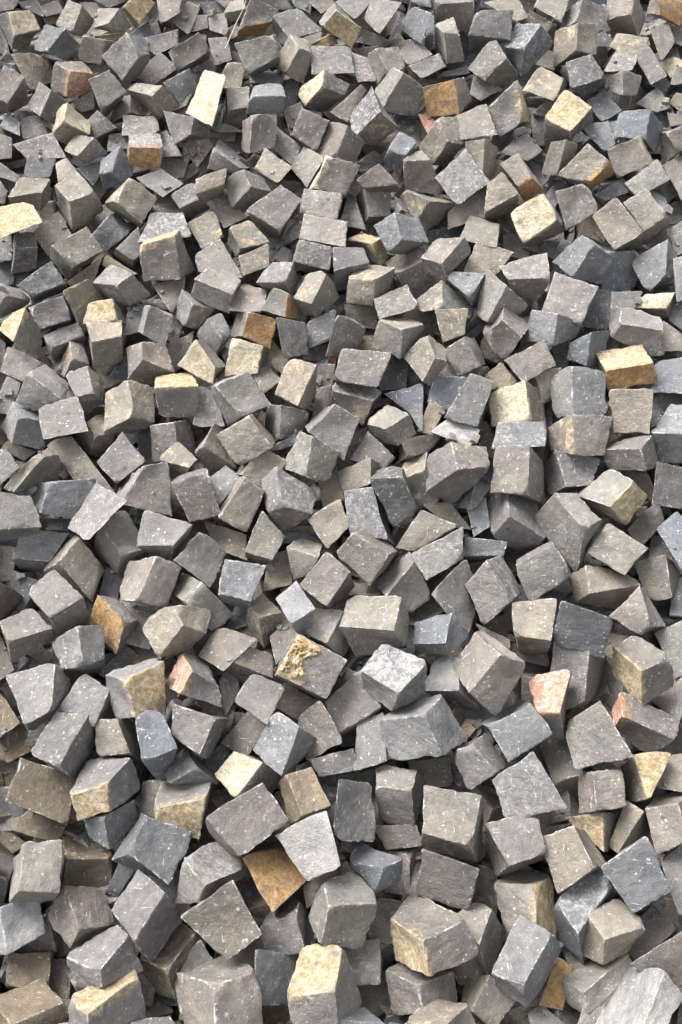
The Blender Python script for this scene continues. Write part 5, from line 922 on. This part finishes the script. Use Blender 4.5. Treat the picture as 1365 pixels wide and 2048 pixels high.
g...... 1828,6484,2569|-41,2,69,-30,-94,-35,-10,-46,53,4,-131,-48,-1,136,49,10,42,-53,29,88,34,43,5,-66
y...... -1666,4152,1158|-39,-10,88,38,-110,7,8,-6,58,88,-100,-20,-86,103,21,-10,4,-59,-40,108,-9,39,15,-86
w...... -1482,3890,998|-46,-89,25,-2,-89,-6,62,-14,82,74,-28,47,-89,21,-48,-46,22,-79,17,97,7,29,83,-28
g...... 209,4305,1249|-68,-64,41,-51,-74,8,48,-52,58,59,-57,26,-61,59,-26,-44,50,-58,53,71,-9,65,66,-41
n...... 1673,5974,2263|-113,-88,3,-55,-69,-9,19,-51,40,71,-57,20,-72,46,-25,-15,65,-36,57,81,12,108,76,-8
g...... -1572,5415,1870|-56,-27,65,-47,-59,22,89,-87,14,93,-87,-22,-94,101,25,-85,70,-17,49,43,-26,52,44,-61
c...... -912,5949,2250|-52,-91,13,-53,-85,-18,81,-32,52,67,-66,8,-73,46,-16,-74,52,-46,58,104,23,45,71,-20
b...... 1519,5704,2196|-49,1,54,-35,-106,-29,10,-26,60,1,-132,-23,-12,132,22,2,28,-59,46,106,28,37,1,-53
c...... 1587,6499,2643|-41,3,82,-45,-152,-49,14,-11,55,3,-112,-54,-6,138,63,-10,-14,-66,48,124,37,38,25,-71
yR..... -48,4490,1376|-8,-32,81,-36,-118,-9,36,-8,69,11,-97,-19,-9,94,19,-37,9,-69,34,118,7,10,30,-80
n...... -684,3989,1071|-54,-20,58,-40,-84,42,48,-31,33,90,-100,16,-74,97,-16,-61,33,-32,26,86,-41,68,18,-58
b...... 1426,5202,1725|-83,6,87,-48,-47,24,11,-95,18,48,-122,-39,-45,133,41,-11,82,-20,47,33,-27,83,7,-83
g...... -741,5596,2042|-23,-110,8,-34,-121,-47,59,27,97,36,-65,14,-41,25,-28,-52,15,-82,39,161,60,17,71,-21
c...... -693,6596,2720|-51,-68,20,1,-88,-19,34,-42,41,46,-80,-10,-65,71,3,-14,53,-35,18,97,24,30,60,-26
g...... -1562,3656,835|-61,-44,65,-67,-69,22,119,-37,59,104,-61,16,-107,61,-15,-113,36,-58,70,70,-22,55,46,-64
c...... 454,5972,2265|-43,-100,1,-48,-107,-43,40,-8,80,30,-59,19,-32,38,-27,-36,32,-71,50,128,51,40,78,-9
y...... -344,5846,2201|-28,-1,89,-2,-111,-4,10,-45,27,37,-117,-53,-35,135,58,-10,27,-34,2,92,-4,28,21,-82
n...... 734,5977,2272|-91,-120,-22,-50,-84,-18,25,-50,48,79,-21,49,-72,18,-50,-31,54,-46,42,86,19,95,115,21
y...... -610,1992,-226|-65,-29,57,-10,-56,70,27,-6,55,89,-33,69,-85,33,-68,-30,7,-55,6,57,-71,68,29,-57"""
LABELS = """very large cobble with ochre and white broken left flank
large corner-on taupe-grey cobble at the bottom edge left of the golden-topped block
large block at the bottom with golden grainy top and dark front
big faceted slate-grey lump, wider than its neighbours
large corner-on tan-grey cobble just above the golden-topped block
largest upright rounded-corner block, olive-grey with scratches and rough lower edge
large tall corner-on mid-grey cobble right of the ochre-flanked large cobble
large corner-on taupe-grey cobble just above and left of the salmon-red faced cobble
big smooth tan block with its long flat top lit
large two-faced taupe-grey cobble just above and left of the olive-ochre diamond
tall two-faced taupe-grey cobble just below the big slate-blue block
broad two-faced pale grey cobble at the bottom edge below the slate-blue diamond
large slate-blue block with light scuffed left edge
diamond-set tan-grey cobble just below the white-flecked ochre cube
dark grey cobble whose top face is covered in white star-like bruises
large corner-on tan-grey cobble just below and left of the ochre-cornered cobble
corner-on taupe-grey cobble just above the sand-topped cobble
large corner-on taupe-grey cobble just above and left of the big slate-blue block
corner-on tan-grey cobble with yellow-ochre right face below and left of the ragged yellow cobble
corner-on taupe-grey cobble above the sand-topped cobble
cobble with brown and cream left flank and bright top
cobble near the bottom with curved sandy cream top edge
large diamond-set mid-grey cobble with pale scuffed face above and left of the ragged yellow cobble
diamond-set tan-grey cobble just below and right of the salmon-red faced cobble
large square-set brown cobble above and left of the big slate-blue block
large corner-on taupe-grey cobble with yellow-tinged upper right face just right of the charcoal slab
slate-blue cobble standing on one corner, two dark round spots on it
cube with ochre top flecked with white over dark grey sides
corner-on taupe-grey cobble just right of the upright pale block
block with yellow mottled right side and dark left side
tall two-faced blue-grey cobble with whitish top face just below and left of the slate-blue diamond
corner-on tan-grey cobble with yellow-tinged lower right face just below and left of the slate-blue diamond
corner-on tan-grey cobble at the left edge left of the big slate-blue block
large corner-on taupe-grey cobble with pale scuffed upper right face left of the yellow-sided block
grey cobble with a lumpy ochre and cream crust on its upper corner
two-faced mid-grey cobble below and left of the yellow-sided block
large corner-on taupe-grey cobble left of the ochre-cornered cobble
diamond-set pale grey cobble just above and right of the olive-ochre diamond
corner-on taupe-grey cobble at the bottom edge just below the ochre-flanked large cobble
large corner-on tan-grey cobble just right of the rust-orange wedge
two-faced brown cobble with yellow-tinged top face just left of the big slate-blue block
corner-on taupe-grey cobble with rust-red upper left face just below the brown-flanked cobble
two-faced tan-grey cobble just below and left of the ragged yellow cobble
corner-on tan-grey cobble below the slate-blue diamond
large two-faced blue-grey cobble with brownish left face just below and left of the cream-and-rust block
square-set taupe-grey cobble just above the ochre-flanked large cobble
large two-faced taupe-grey cobble just below the cream lump
tall corner-on taupe-grey cobble just above and left of the upright pale block
diamond-shaped ochre and olive cobble tucked under a grey one
tall two-faced brown cobble above and right of the sand-topped cobble
corner-on taupe-grey cobble with whitish upper right face just below and left of the split-faced cobble
two-faced tan-grey cobble with yellow-ochre bottom face just above and right of the big slate-blue block
pale grey cobble whose right corner is rough ochre and white
two-faced brown cobble at the left edge left of the sand-topped cobble
two-faced mid-grey cobble just below and left of the salmon-red faced cobble
two-faced taupe-grey cobble just above and right of the rust-orange wedge
two-faced taupe-grey cobble just above and right of the salmon-red faced cobble
two-faced mid-grey cobble just above the tan-orange cube
dark slate-blue slab with faint streaks, lying nearly flat
big buff cobble with yellowish lower rim over a dark underside
two-faced mid-grey cobble just left of the rust-orange wedge
tall square-set taupe-grey cobble just right of the tan-orange cube
corner-on taupe-grey cobble just below the olive-ochre diamond
broad corner-on tan-grey cobble just above and right of the dark blue slab
two-faced mid-grey cobble with whitish upper right face above and left of the dark blue slab
broad two-faced taupe-grey cobble with yellow-tinged left face below and right of the cream lump
two-faced taupe-grey cobble below the big buff cobble
corner-on tan-grey cobble above the rust-orange wedge
corner-on mid-grey cobble just below and left of the rust-orange wedge
large corner-on taupe-grey cobble with yellow-ochre top face below the white-and-rust cube
two-faced tan-grey cobble just above and left of the rust-orange wedge
two-faced mid-grey cobble above and left of the dark blue slab
big block with cream layered top and rusty brown front
tall two-faced blue-grey cobble just below the yellow-sided block
two-faced taupe-grey cobble just below and left of the white-starred cobble
two-faced pale grey cobble at the left edge well above and left of the sand-topped cobble
two-faced tan-grey cobble just left of the dark blue slab
cobble with a rough salmon-red face framed in pale stone
rounded cream lump with a small orange patch near its foot
two-faced tan-grey cobble just above and right of the big tan block
corner-on taupe-grey cobble below and left of the charcoal slab
corner-on taupe-grey cobble above and left of the scarred blue cobble
two-faced mid-grey cobble with pale scuffed lower left face just right of the yellow-topped cube
two-faced taupe-grey cobble below and right of the yellow-sided block
small square-set blue-grey cobble just left of the golden-topped block
small broad two-faced brown cobble at the left edge above and left of the sand-topped cobble
tall two-faced tan-grey cobble above and left of the ragged yellow cobble
smooth tan cube with an orange tinge along its left edge
two-faced taupe-grey cobble just above the ragged yellow cobble
corner-on taupe-grey cobble just above the cream-and-rust block
two-faced taupe-grey cobble at the left edge left of the rust-orange wedge
corner-on taupe-grey cobble with rust-red left face just right of the yellow-sided block
cobble with jagged bright golden top and dark sides
broad two-faced taupe-grey cobble with whitish upper left face just left of the tan-orange cube
large two-faced blue-grey cobble below and right of the cream-speckled cube
small corner-on blue-grey cobble above and left of the ochre-flanked large cobble
two-faced taupe-grey cobble just above and left of the ochre-cornered cobble
small tall two-faced taupe-grey cobble just right of the ochre-flanked large cobble
two-faced taupe-grey cobble above and left of the big tan block
broad two-faced blue-grey cobble well below and left of the big buff cobble
two-faced tan-grey cobble left of the split-faced cobble
two-faced tan-grey cobble with yellow-tinged upper left face below and right of the ochre-flanked large cobble
cube with cream speckled top face over a nearly black lower side
square-set tan-grey cobble just below the cream-and-rust block
corner-on tan-grey cobble right of the sandy left-edge block
two-faced mid-grey cobble just left of the yellow-sided block
cube with thin yellow top and smooth grey front, centre left
tan cobble with pale ridge dividing two pitted faces
two-faced taupe-grey cobble below and right of the big slate lump
charcoal slab-like cobble with a pale bluish upper face
square-set taupe-grey cobble below and right of the cream-speckled cube
two-faced tan-grey cobble with yellow-ochre right face above and right of the ragged yellow cobble
two-faced taupe-grey cobble at the right edge above and right of the slate-blue diamond
two-faced taupe-grey cobble above and left of the scarred blue cobble
two-faced blue-grey cobble with pale scuffed left face just below and left of the charcoal slab
cobble with a smooth deep rust-orange left face, like a wedge
two-faced pale grey cobble just above and right of the big slate lump
tall diamond-set tan-grey cobble right of the big tan block
two-faced tan-grey cobble just below the yellow-sided block
corner-on blue-grey cobble above and right of the white-starred cobble
two-faced taupe-grey cobble at the left edge well above and left of the rust-orange wedge
blue-grey squarish cobble with white scars along its left edge
corner-on taupe-grey cobble with yellow-tinged upper right face just above and left of the yellow-topped cube
diamond-set tan-grey cobble just below the ochre-cornered cobble
two-faced tan-grey cobble below and right of the rust-edged tan cobble
two-faced taupe-grey cobble just above and right of the split-faced cobble
broad corner-on taupe-grey cobble just above and right of the ochre-cornered cobble
pointed cobble with frosty white jagged face and tan underside
diamond-set taupe-grey cobble with pale scuffed face well below the big buff cobble
corner-on tan-grey cobble below and right of the sandy left-edge block
two-faced taupe-grey cobble well above the orange-faced cobble
two-faced taupe-grey cobble with pale scuffed top face just below the cream-speckled cube
large corner-on blue-grey cobble with whitish top face above and left of the gold-topped cobble
broad square-set taupe-grey cobble well above and right of the split-faced cobble
diamond-set taupe-grey cobble with pale scuffed face below the golden rough cobble
two-faced mid-grey cobble just above and left of the big slate-blue block
two-faced tan-grey cobble just above and right of the white jagged cobble
diamond-set tan-grey cobble just above and left of the scarred blue cobble
corner-on mid-grey cobble above and left of the long speckled cobble
corner-on mid-grey cobble with pale scuffed left face well below the white jagged cobble
two-faced tan-grey cobble with yellow-tinged upper left face below and right of the orange-faced cobble
corner-on tan-grey cobble with yellow-tinged top face well above and left of the cream lump
two-faced taupe-grey cobble below the yellow-flanked cube
two-faced taupe-grey cobble with whitish lower left face just above and left of the orange-faced cobble
two-faced mid-grey cobble well above and left of the rust-orange wedge
two-faced tan-grey cobble above the scarred blue cobble
two-faced tan-grey cobble below and left of the cream-speckled cube
two-faced tan-grey cobble just below and left of the scarred blue cobble
corner-on tan-grey cobble just below the golden rough cobble
corner-on mid-grey cobble at the left edge below the yellow-flanked cube
corner-on tan-grey cobble with yellow-tinged top face well right of the orange-faced cobble
diamond-set tan-grey cobble with pale scuffed face below and right of the charcoal slab
two-faced mid-grey cobble at the right edge well above the cream-and-rust block
tall two-faced tan-grey cobble with yellow-tinged top face above the big buff cobble
two-faced tan-grey cobble with yellow-tinged left face above the gold-topped cobble
two-faced taupe-grey cobble with whitish upper right face above and right of the split-faced cobble
diamond-set taupe-grey cobble below and left of the ochre-crusted cobble
diamond-set taupe-grey cobble below the ochre-crusted cobble
two-faced tan-grey cobble at the right edge below and right of the ochre-cornered cobble
square-set taupe-grey cobble just left of the cream lump
square-set taupe-grey cobble left of the big buff cobble
tall square-set mid-grey cobble just left of the big slate lump
two-faced taupe-grey cobble above the brown-flanked cobble
two-faced mid-grey cobble at the top edge above and right of the golden rough cobble
corner-on tan-grey cobble with yellow-tinged top face above and right of the orange-faced cobble
broad two-faced mid-grey cobble above and right of the cream lump
small tall two-faced taupe-grey cobble just above and right of the golden-topped block
cobble with golden rough left face beside a smooth grey one
broad corner-on tan-grey cobble well above and right of the yellow-flanked cube
broad tan cobble with rusty edge on its lower right
two-faced blue-grey cobble above and right of the rust-edged tan cobble
two-faced tan-grey cobble just below the white-and-rust cube
corner-on taupe-grey cobble well left of the cream-speckled cube
broad two-faced tan-grey cobble well below and left of the big buff cobble
two-faced taupe-grey cobble well left of the cream-speckled cube
two-faced tan-grey cobble at the right edge below and right of the rust-edged tan cobble
square-set blue-grey cobble below and right of the cream-speckled cube
two-faced tan-grey cobble above and right of the golden rough cobble
corner-on taupe-grey cobble with pale scuffed upper right face above the cream lump
corner-on taupe-grey cobble with cream left face above and left of the white jagged cobble
two-faced mid-grey cobble with pale scuffed top face below and right of the cream-and-rust block
tall two-faced taupe-grey cobble with yellow-ochre upper right face left of the gold-topped cobble
corner-on tan-grey cobble above the charcoal slab
small diamond-set taupe-grey cobble at the right edge below the slate-blue diamond
corner-on tan-grey cobble well above and left of the cream lump
two-faced pale grey cobble just above and right of the ochre-crusted cobble
square-set tan-grey cobble below and left of the big buff cobble
small square-set taupe-grey cobble below the scarred blue cobble
small broad two-faced mid-grey cobble above and right of the big slate-blue block
corner-on taupe-grey cobble with pale scuffed top face just above the gold-topped cobble
small diamond-set taupe-grey cobble below the slate-blue diamond
tall two-faced tan-grey cobble just above and right of the scarred blue cobble
two-faced taupe-grey cobble just below and left of the white jagged cobble
broad two-faced taupe-grey cobble with cream left face below and left of the white jagged cobble
small two-faced tan-grey cobble with yellow-tinged left face just right of the ragged yellow cobble
corner-on taupe-grey cobble well below and right of the long speckled cobble
corner-on taupe-grey cobble at the top edge well above and right of the gold-topped cobble
long cobble standing up, speckled cream and yellow all over its face
two-faced tan-grey cobble above and right of the long speckled cobble
broad square-set mid-grey cobble with pale scuffed face just below the cream lump
broad square-set taupe-grey cobble just below and right of the charcoal slab
diamond-set mid-grey cobble below the big buff cobble
cobble with rough bright orange-brown face and pale grey left edge
two-faced tan-grey cobble with whitish left face just below the orange-faced cobble
small tall corner-on tan cobble just below and right of the scarred blue cobble
tall corner-on taupe-grey cobble just above and left of the big buff cobble
two-faced taupe-grey cobble below and right of the white jagged cobble
two-faced taupe-grey cobble just below the yellow-topped cube
small tall two-faced pale grey cobble above the ochre-crusted cobble
corner-on taupe-grey cobble with rust-red lower right face just above the cream ridge cobble
two-faced taupe-grey cobble below and right of the long speckled cobble
two-faced taupe-grey cobble with cream upper right face just right of the rust-edged tan cobble
small corner-on taupe-grey cobble with yellow-tinged top face below the ochre-flanked large cobble
two-faced tan-grey cobble just above and left of the split-faced cobble
small tall two-faced taupe-grey cobble below and left of the upright pale block
broad two-faced tan-grey cobble well below and right of the white jagged cobble
square-set taupe-grey cobble with pale scuffed face just below the rust-edged tan cobble
cobble with ragged yellow face partly hidden behind a smooth tan one
two-faced tan-grey cobble with whitish lower left face just above and right of the yellow-topped cube
cream-topped cobble in the upper left corner with grey left side
two-faced blue-grey cobble with pale scuffed upper left face above and right of the yellow-flanked cube
small broad two-faced taupe-grey cobble left of the ochre-crusted cobble
two-faced taupe-grey cobble below and right of the yellow-topped cube
tall corner-on tan-grey cobble below and left of the rusty mottled block
diamond-set taupe-grey cobble just above the cream lump
tall square-set taupe-grey cobble at the right edge right of the ochre-cornered cobble
tall two-faced tan-grey cobble just above and left of the cream-speckled cube
broad square-set taupe-grey cobble well below and left of the white jagged cobble
small square-set taupe-grey cobble above and left of the tan-orange cube
tall corner-on taupe-grey cobble at the left edge below the cream corner cobble
cube with pale yellow left flank and dark olive right side near left edge
small diamond-set tan-grey cobble below the split-faced cobble
cube with clean white top and square rusty brown front
small tall two-faced tan-grey cobble just above and right of the charcoal slab
two-faced taupe-grey cobble at the top edge just left of the rusty mottled block
two-faced tan-grey cobble with pale scuffed top face well above and right of the orange-faced cobble
broad square-set taupe-grey cobble with pale scuffed face just below the rusty mottled block
small corner-on tan-grey cobble just below and left of the big buff cobble
two-faced mid-grey cobble well above and right of the orange-faced cobble
two-faced blue-grey cobble just right of the cream corner cobble
sandy yellow coarse-grained block cut by the left edge of the picture
broad two-faced mid-grey cobble with yellow-tinged left face well below and left of the cream-speckled cube
corner-on tan-grey cobble at the left edge just above and right of the sandy left-edge block
diamond-set tan-grey cobble with pale scuffed face well right of the orange-faced cobble
two-faced blue-grey cobble just above and left of the cream-and-rust block
two-faced taupe-grey cobble above and left of the cream lump
broad corner-on tan-grey cobble with pale scuffed upper left face left of the long speckled cobble
tall corner-on tan-grey cobble above the golden rough cobble
small broad square-set brown cobble well left of the big slate-blue block
corner-on taupe-grey cobble with pale scuffed upper left face above and right of the orange-faced cobble
small two-faced tan-grey cobble right of the scarred blue cobble
square-set mid-grey cobble with pale scuffed face just right of the orange-faced cobble
small broad two-faced tan-grey cobble left of the split-faced cobble
broad two-faced blue-grey cobble left of the cream lump
broad diamond-set mid-grey cobble with whitish face below the white-and-rust cube
broad taupe-grey cobble with pale scuffed face well below and left of the white jagged cobble
broad square-set tan-grey cobble below and left of the cream-speckled cube
cobble with cream ridge running over a dark front face
two-faced mid-grey cobble right of the long speckled cobble
two-faced taupe-grey cobble above the long speckled cobble
two-faced taupe-grey cobble just above and right of the yellow-flanked cube
two-faced taupe-grey cobble with rusty lower left face well left of the rusty mottled block
two-faced taupe-grey cobble left of the white jagged cobble
two-faced tan-grey cobble at the top edge well above the golden rough cobble
corner-on tan-grey cobble with yellow-tinged top face well above the orange-faced cobble
two-faced tan-grey cobble above and right of the cream ridge cobble
small two-faced taupe-grey cobble above and left of the ochre-flanked large cobble
small square-set tan-grey cobble just below the big slate lump
diamond-set tan-grey cobble with yellow-tinged face above and right of the yellow-flanked cube
corner-on blue-grey cobble just below and left of the white-and-rust cube
broad two-faced taupe-grey cobble just below and left of the long speckled cobble
tall two-faced taupe-grey cobble with pale scuffed bottom face just below the sandy left-edge block
two-faced taupe-grey cobble with rusty lower right face above the cream-speckled cube
small broad square-set taupe-grey cobble left of the upright pale block
square-set taupe-grey cobble just below and right of the golden rough cobble
two-faced mid-grey cobble well below the white jagged cobble
small square-set blue-grey cobble well above the charcoal slab
small two-faced taupe-grey cobble with pale scuffed upper left face above the yellow-topped cube
small broad two-faced tan-grey cobble just above and left of the charcoal slab
square-set charcoal cobble above and left of the cream-and-rust block
square-set tan-grey cobble with yellow-tinged face at the left edge just below the cream corner cobble
two-faced tan-grey cobble with pale scuffed left face well above the gold-topped cobble
block with rusty brown mottled face and pale thin left end
small two-faced tan-grey cobble with yellow-tinged top face well above and left of the cream lump
diamond-set taupe-grey cobble left of the cream-speckled cube
diamond-set taupe-grey cobble with pale scuffed face well right of the orange-faced cobble
small tall diamond-set taupe-grey cobble at the right edge just right of the slate-blue diamond
small square-set blue-grey cobble at the right edge just right of the cream-and-rust block
tall two-faced tan-grey cobble just right of the long speckled cobble
small square-set tan-grey cobble above the scarred blue cobble
small tall diamond-set tan cobble with rusty face well right of the ochre-flanked large cobble
small broad square-set mid-grey cobble above and right of the tan-orange cube
small square-set mid-grey cobble with pale scuffed face just below and right of the yellow-topped cube
small broad two-faced blue-grey cobble well below and right of the charcoal slab
diamond-set mid-grey cobble well above and left of the orange-faced cobble
small two-faced mid-grey cobble with yellow-tinged lower right face left of the orange-faced cobble
two-faced mid-grey cobble well below and left of the white-and-rust cube
small two-faced taupe-grey cobble with pale scuffed top face just right of the yellow-flanked cube
two-faced tan-grey cobble just above and left of the cream ridge cobble
two-faced taupe-grey cobble below and right of the rusty mottled block""".split('\n')
rows = DATA.split('\n')
mass = []; made = []
for i, row in enumerate(rows):
    head, body = row.split('|'); code, cen = head.split(' ')
    cen = np.array([int(v) for v in cen.split(',')], float) / 2000
    cor = np.array([int(v) for v in body.split(',')], float).reshape(8, 3) / 2000
    # a left-handed corner order turns the faces inside out
    det = np.linalg.det(np.stack([cor[0] - cor[4], cor[0] - cor[2], cor[0] - cor[1]]))
    big = i < 300
    r = cobble(cor + cen, FINE if big else MIDL, code[0], code[1:7], 11 + i * 7)
    if det < 0: r = (r[0], r[1][:, ::-1].copy(), r[2], r[3].reshape(-1, 4, 4)[:, ::-1].reshape(-1, 4), r[4], r[5])
    if big:
        X = r[0] - cen
        me = write_mesh("cobblestone", [(X,) + r[1:]])
        o = bpy.data.objects.new("cobblestone", me); o.location = cen; C.objects.link(o)
        o["label"] = LABELS[i]; o["category"] = "cobblestone"; o["group"] = "split cobblestones tipped in a heap"
        made.append(o)
    else:
        mass.append(r)

# a lumpy ochre crust grown on one cobble, and a thin dry twig caught between cobbles near the top
crust_i, quad = 34, [[-0.1339, 1.432, 0.402], [-0.0295, 1.402, 0.3603], [0.0094, 1.4614, 0.4102], [-0.0892, 1.4926, 0.4536]]
host = made[crust_i]
P_, Q_, R_, S_ = [np.array(v) for v in quad]
nf = np.cross(S_ - P_, Q_ - P_); nf /= np.linalg.norm(nf)
if nf @ (np.array(cam.location) - P_) < 0: nf = -nf
nu_, nv_ = 34, 16; V = []
for a in range(nu_):
    for b in range(nv_):
        u_ = a / (nu_ - 1); v_ = b / (nv_ - 1)
        w_ = .02 + v_ * (.46 + .10 * math.sin(u_ * 9))
        base_p = (P_ * (1 - u_) + S_ * u_) * (1 - w_) + (Q_ * (1 - u_) + R_ * u_) * w_
        rim = min(1, 6 * min(u_, 1 - u_)) * min(1, 5 * min(v_ + .1, 1 - v_))
        lump = .62 + .45 * noise.noise(Vector((u_ * 6, v_ * 4, 3))) + .55 * noise.noise(Vector((u_ * 21, v_ * 11, 8))) + .3 * noise.noise(Vector((u_ * 45, v_ * 24, 8)))
        V.append(base_p + nf * (-.004 + .015 * rim * lump + .006))
V = np.array(V) - np.array(host.location)
Qd = np.array([(a*nv_+b, (a+1)*nv_+b, (a+1)*nv_+b+1, a*nv_+b+1) for a in range(nu_-1) for b in range(nv_-1)])
me = write_mesh("ochre_crust", [(V, Qd, np.array([.30, .25, .18]), np.tile([.8, .35, .5, .5], (len(Qd), 1)), np.zeros(len(V)), .3)])
cr = bpy.data.objects.new("ochre_crust", me); C.objects.link(cr); cr.parent = host
cr["label"] = "lumpy ochre and cream crust on the upper left corner"
tw = [Vector(p) for p in [[-0.3164, 2.9286, 1.2959], [-0.3022, 2.9571, 1.3225], [-0.2872, 2.9939, 1.3517], [-0.272, 3.0277, 1.3767], [-0.2587, 3.0754, 1.4101]]]
bmv, bmf = [], []
for a, p in enumerate(tw):
    d = (tw[min(a+1, len(tw)-1)] - tw[max(a-1, 0)]).normalized(); e1 = d.orthogonal().normalized(); e2 = d.cross(e1)
    rr = .0015 - .0002 * a
    for q in range(8): bmv.append(p + (e1 * math.cos(q*math.pi/4) + e2 * math.sin(q*math.pi/4)) * rr)
for a in range(len(tw)-1):
    for q in range(8): bmf.append((a*8+q, a*8+(q+1)%8, (a+1)*8+(q+1)%8, (a+1)*8+q))
bmf += [tuple(range(7, -1, -1)), tuple(range((len(tw)-1)*8, len(tw)*8))]
me = bpy.data.meshes.new("twig"); me.from_pydata([v - tw[0] for v in bmv], [], bmf); me.materials.append(WOOD)
o = bpy.data.objects.new("twig", me); o.location = tw[0]; C.objects.link(o)
o["label"] = "thin pale dry twig leaning across the cobbles near the top edge"; o["category"] = "twig"

# ------------------------------------------------------------------ the rest of the heap: deeper layers and the slope beyond the picture
rnd = random.Random(5)
F = 1967.0
fwd = Vector((0, math.cos(math.radians(35)), -math.sin(math.radians(35)))); upv = Vector((0, math.sin(math.radians(35)), math.cos(math.radians(35))))
def in_view(p, pad):
    d = p - cam.location; z = d.dot(fwd)
    if z < .1: return False
    return abs(d.x / z * F) < 682 + pad and abs(d.dot(upv) / z * F) < 1024 + pad
k = 0
along = Vector((0, 1, SLOPE)).normalized()
LEN = (TOP_Y - FOOT_Y) * math.sqrt(1 + SLOPE * SLOPE)
for off in (0.005, 0.070, 0.140, 0.205):
    stepd = .079 if off > .1 else .086
    nu = int(LEN / stepd); nv = int(5.0 / stepd)
    for a in range(nu):
        for b in range(nv):
            u = (a + rnd.uniform(-.28, .28)) * stepd; x = -2.5 + (b + .5 * (a % 2) + rnd.uniform(-.28, .28)) * stepd
            p = Vector((x, FOOT_Y, heap_z(FOOT_Y))) + along * u - NRM * (off + rnd.uniform(-.02, .02))
            iv = in_view(p, 62)
            if iv and off < .10: continue
            if not iv and off > .15 and not in_view(p, 250): continue
            if p.z < GROUND_Z + .035: continue
            if abs(x) > 2.3 and rnd.random() < .4: continue
            s = np.array([rnd.uniform(.032, .045) for _ in range(3)])
            cor = CORN * s + np.array([[rnd.uniform(-.006, .006) for _ in range(3)] for _ in range(8)])
            R = np.array(Matrix.Rotation(rnd.uniform(0, 6.28), 3, Vector((rnd.gauss(0, 1), rnd.gauss(0, 1), rnd.gauss(0, 1))).normalized()))
            cor = cor @ R.T + np.array(p)
            marks = ''.join(rnd.choice('...........wwyWnn' if iv else '.........wwyYWnn') for _ in range(6))
            mass.append(cobble(cor, COARSE if not iv else MIDL, rnd.choice('gggncbnd' if not iv else 'ggnncnb'), marks, 9000 + k, .8)); k += 1
me = write_mesh("cobblestone_mass", mass)
o = bpy.data.objects.new("cobblestone_mass", me); C.objects.link(o)
o["kind"] = "stuff"; o["label"] = "smaller and half-buried grey cobblestones filling the gaps of the heap"; o["category"] = "cobblestones"
from mathutils.bvhtree import BVHTree
nv3 = np.empty(len(me.vertices) * 3, np.float32); me.vertices.foreach_get("co", nv3)
qi = np.empty(len(me.loops), np.int32); me.loops.foreach_get("vertex_index", qi)
tree = BVHTree.FromPolygons(nv3.reshape(-1, 3).tolist(), qi.reshape(-1, 4).tolist())
chips = []; tries = 0
while len(chips) < 1500 and tries < 40000:
    tries += 1
    x, y = rnd.uniform(-1.4, 1.4), rnd.uniform(.6, 3.6)
    hit, nn, _i, _d = tree.ray_cast(Vector((x, y, 3.5)), Vector((0, 0, -1)))
    if hit is None or nn.z < .62: continue
    depth = (PB + Vector((0, 0, 0)) - hit).dot(NRM)
    if depth < .03 and rnd.random() < .85: continue
    s = rnd.choice((.0025, .003, .004, .005, .008)) * rnd.uniform(.8, 1.3)
    cor = CORN * np.array([s, s * rnd.uniform(.5, 1), s * rnd.uniform(.35, .8)]) + np.array([[rnd.uniform(-.35, .35) * s for _ in range(3)] for _ in range(8)])
    R_ = np.array(Matrix.Rotation(rnd.uniform(0, 6.28), 3, nn))
    tilt = np.array(Vector((0, 0, 1)).rotation_difference(nn).to_matrix())
    cor = cor @ (R_ @ tilt).T + np.array(hit + nn * s * .45)
    chips.append(cobble(cor, [-1, -.5, .5, 1], rnd.choice('gcwnn'), '......', 40000 + tries, .5))
cme = write_mesh("stone_chips", chips)
co_ = bpy.data.objects.new("stone_chips", cme); C.objects.link(co_)
co_["kind"] = "stuff"; co_["label"] = "small broken stone chips lying in the gaps between the cobbles"; co_["category"] = "stone chips"
print("chips", len(chips))
print("cobbles in the mass:", len(mass), "of which filler", k)
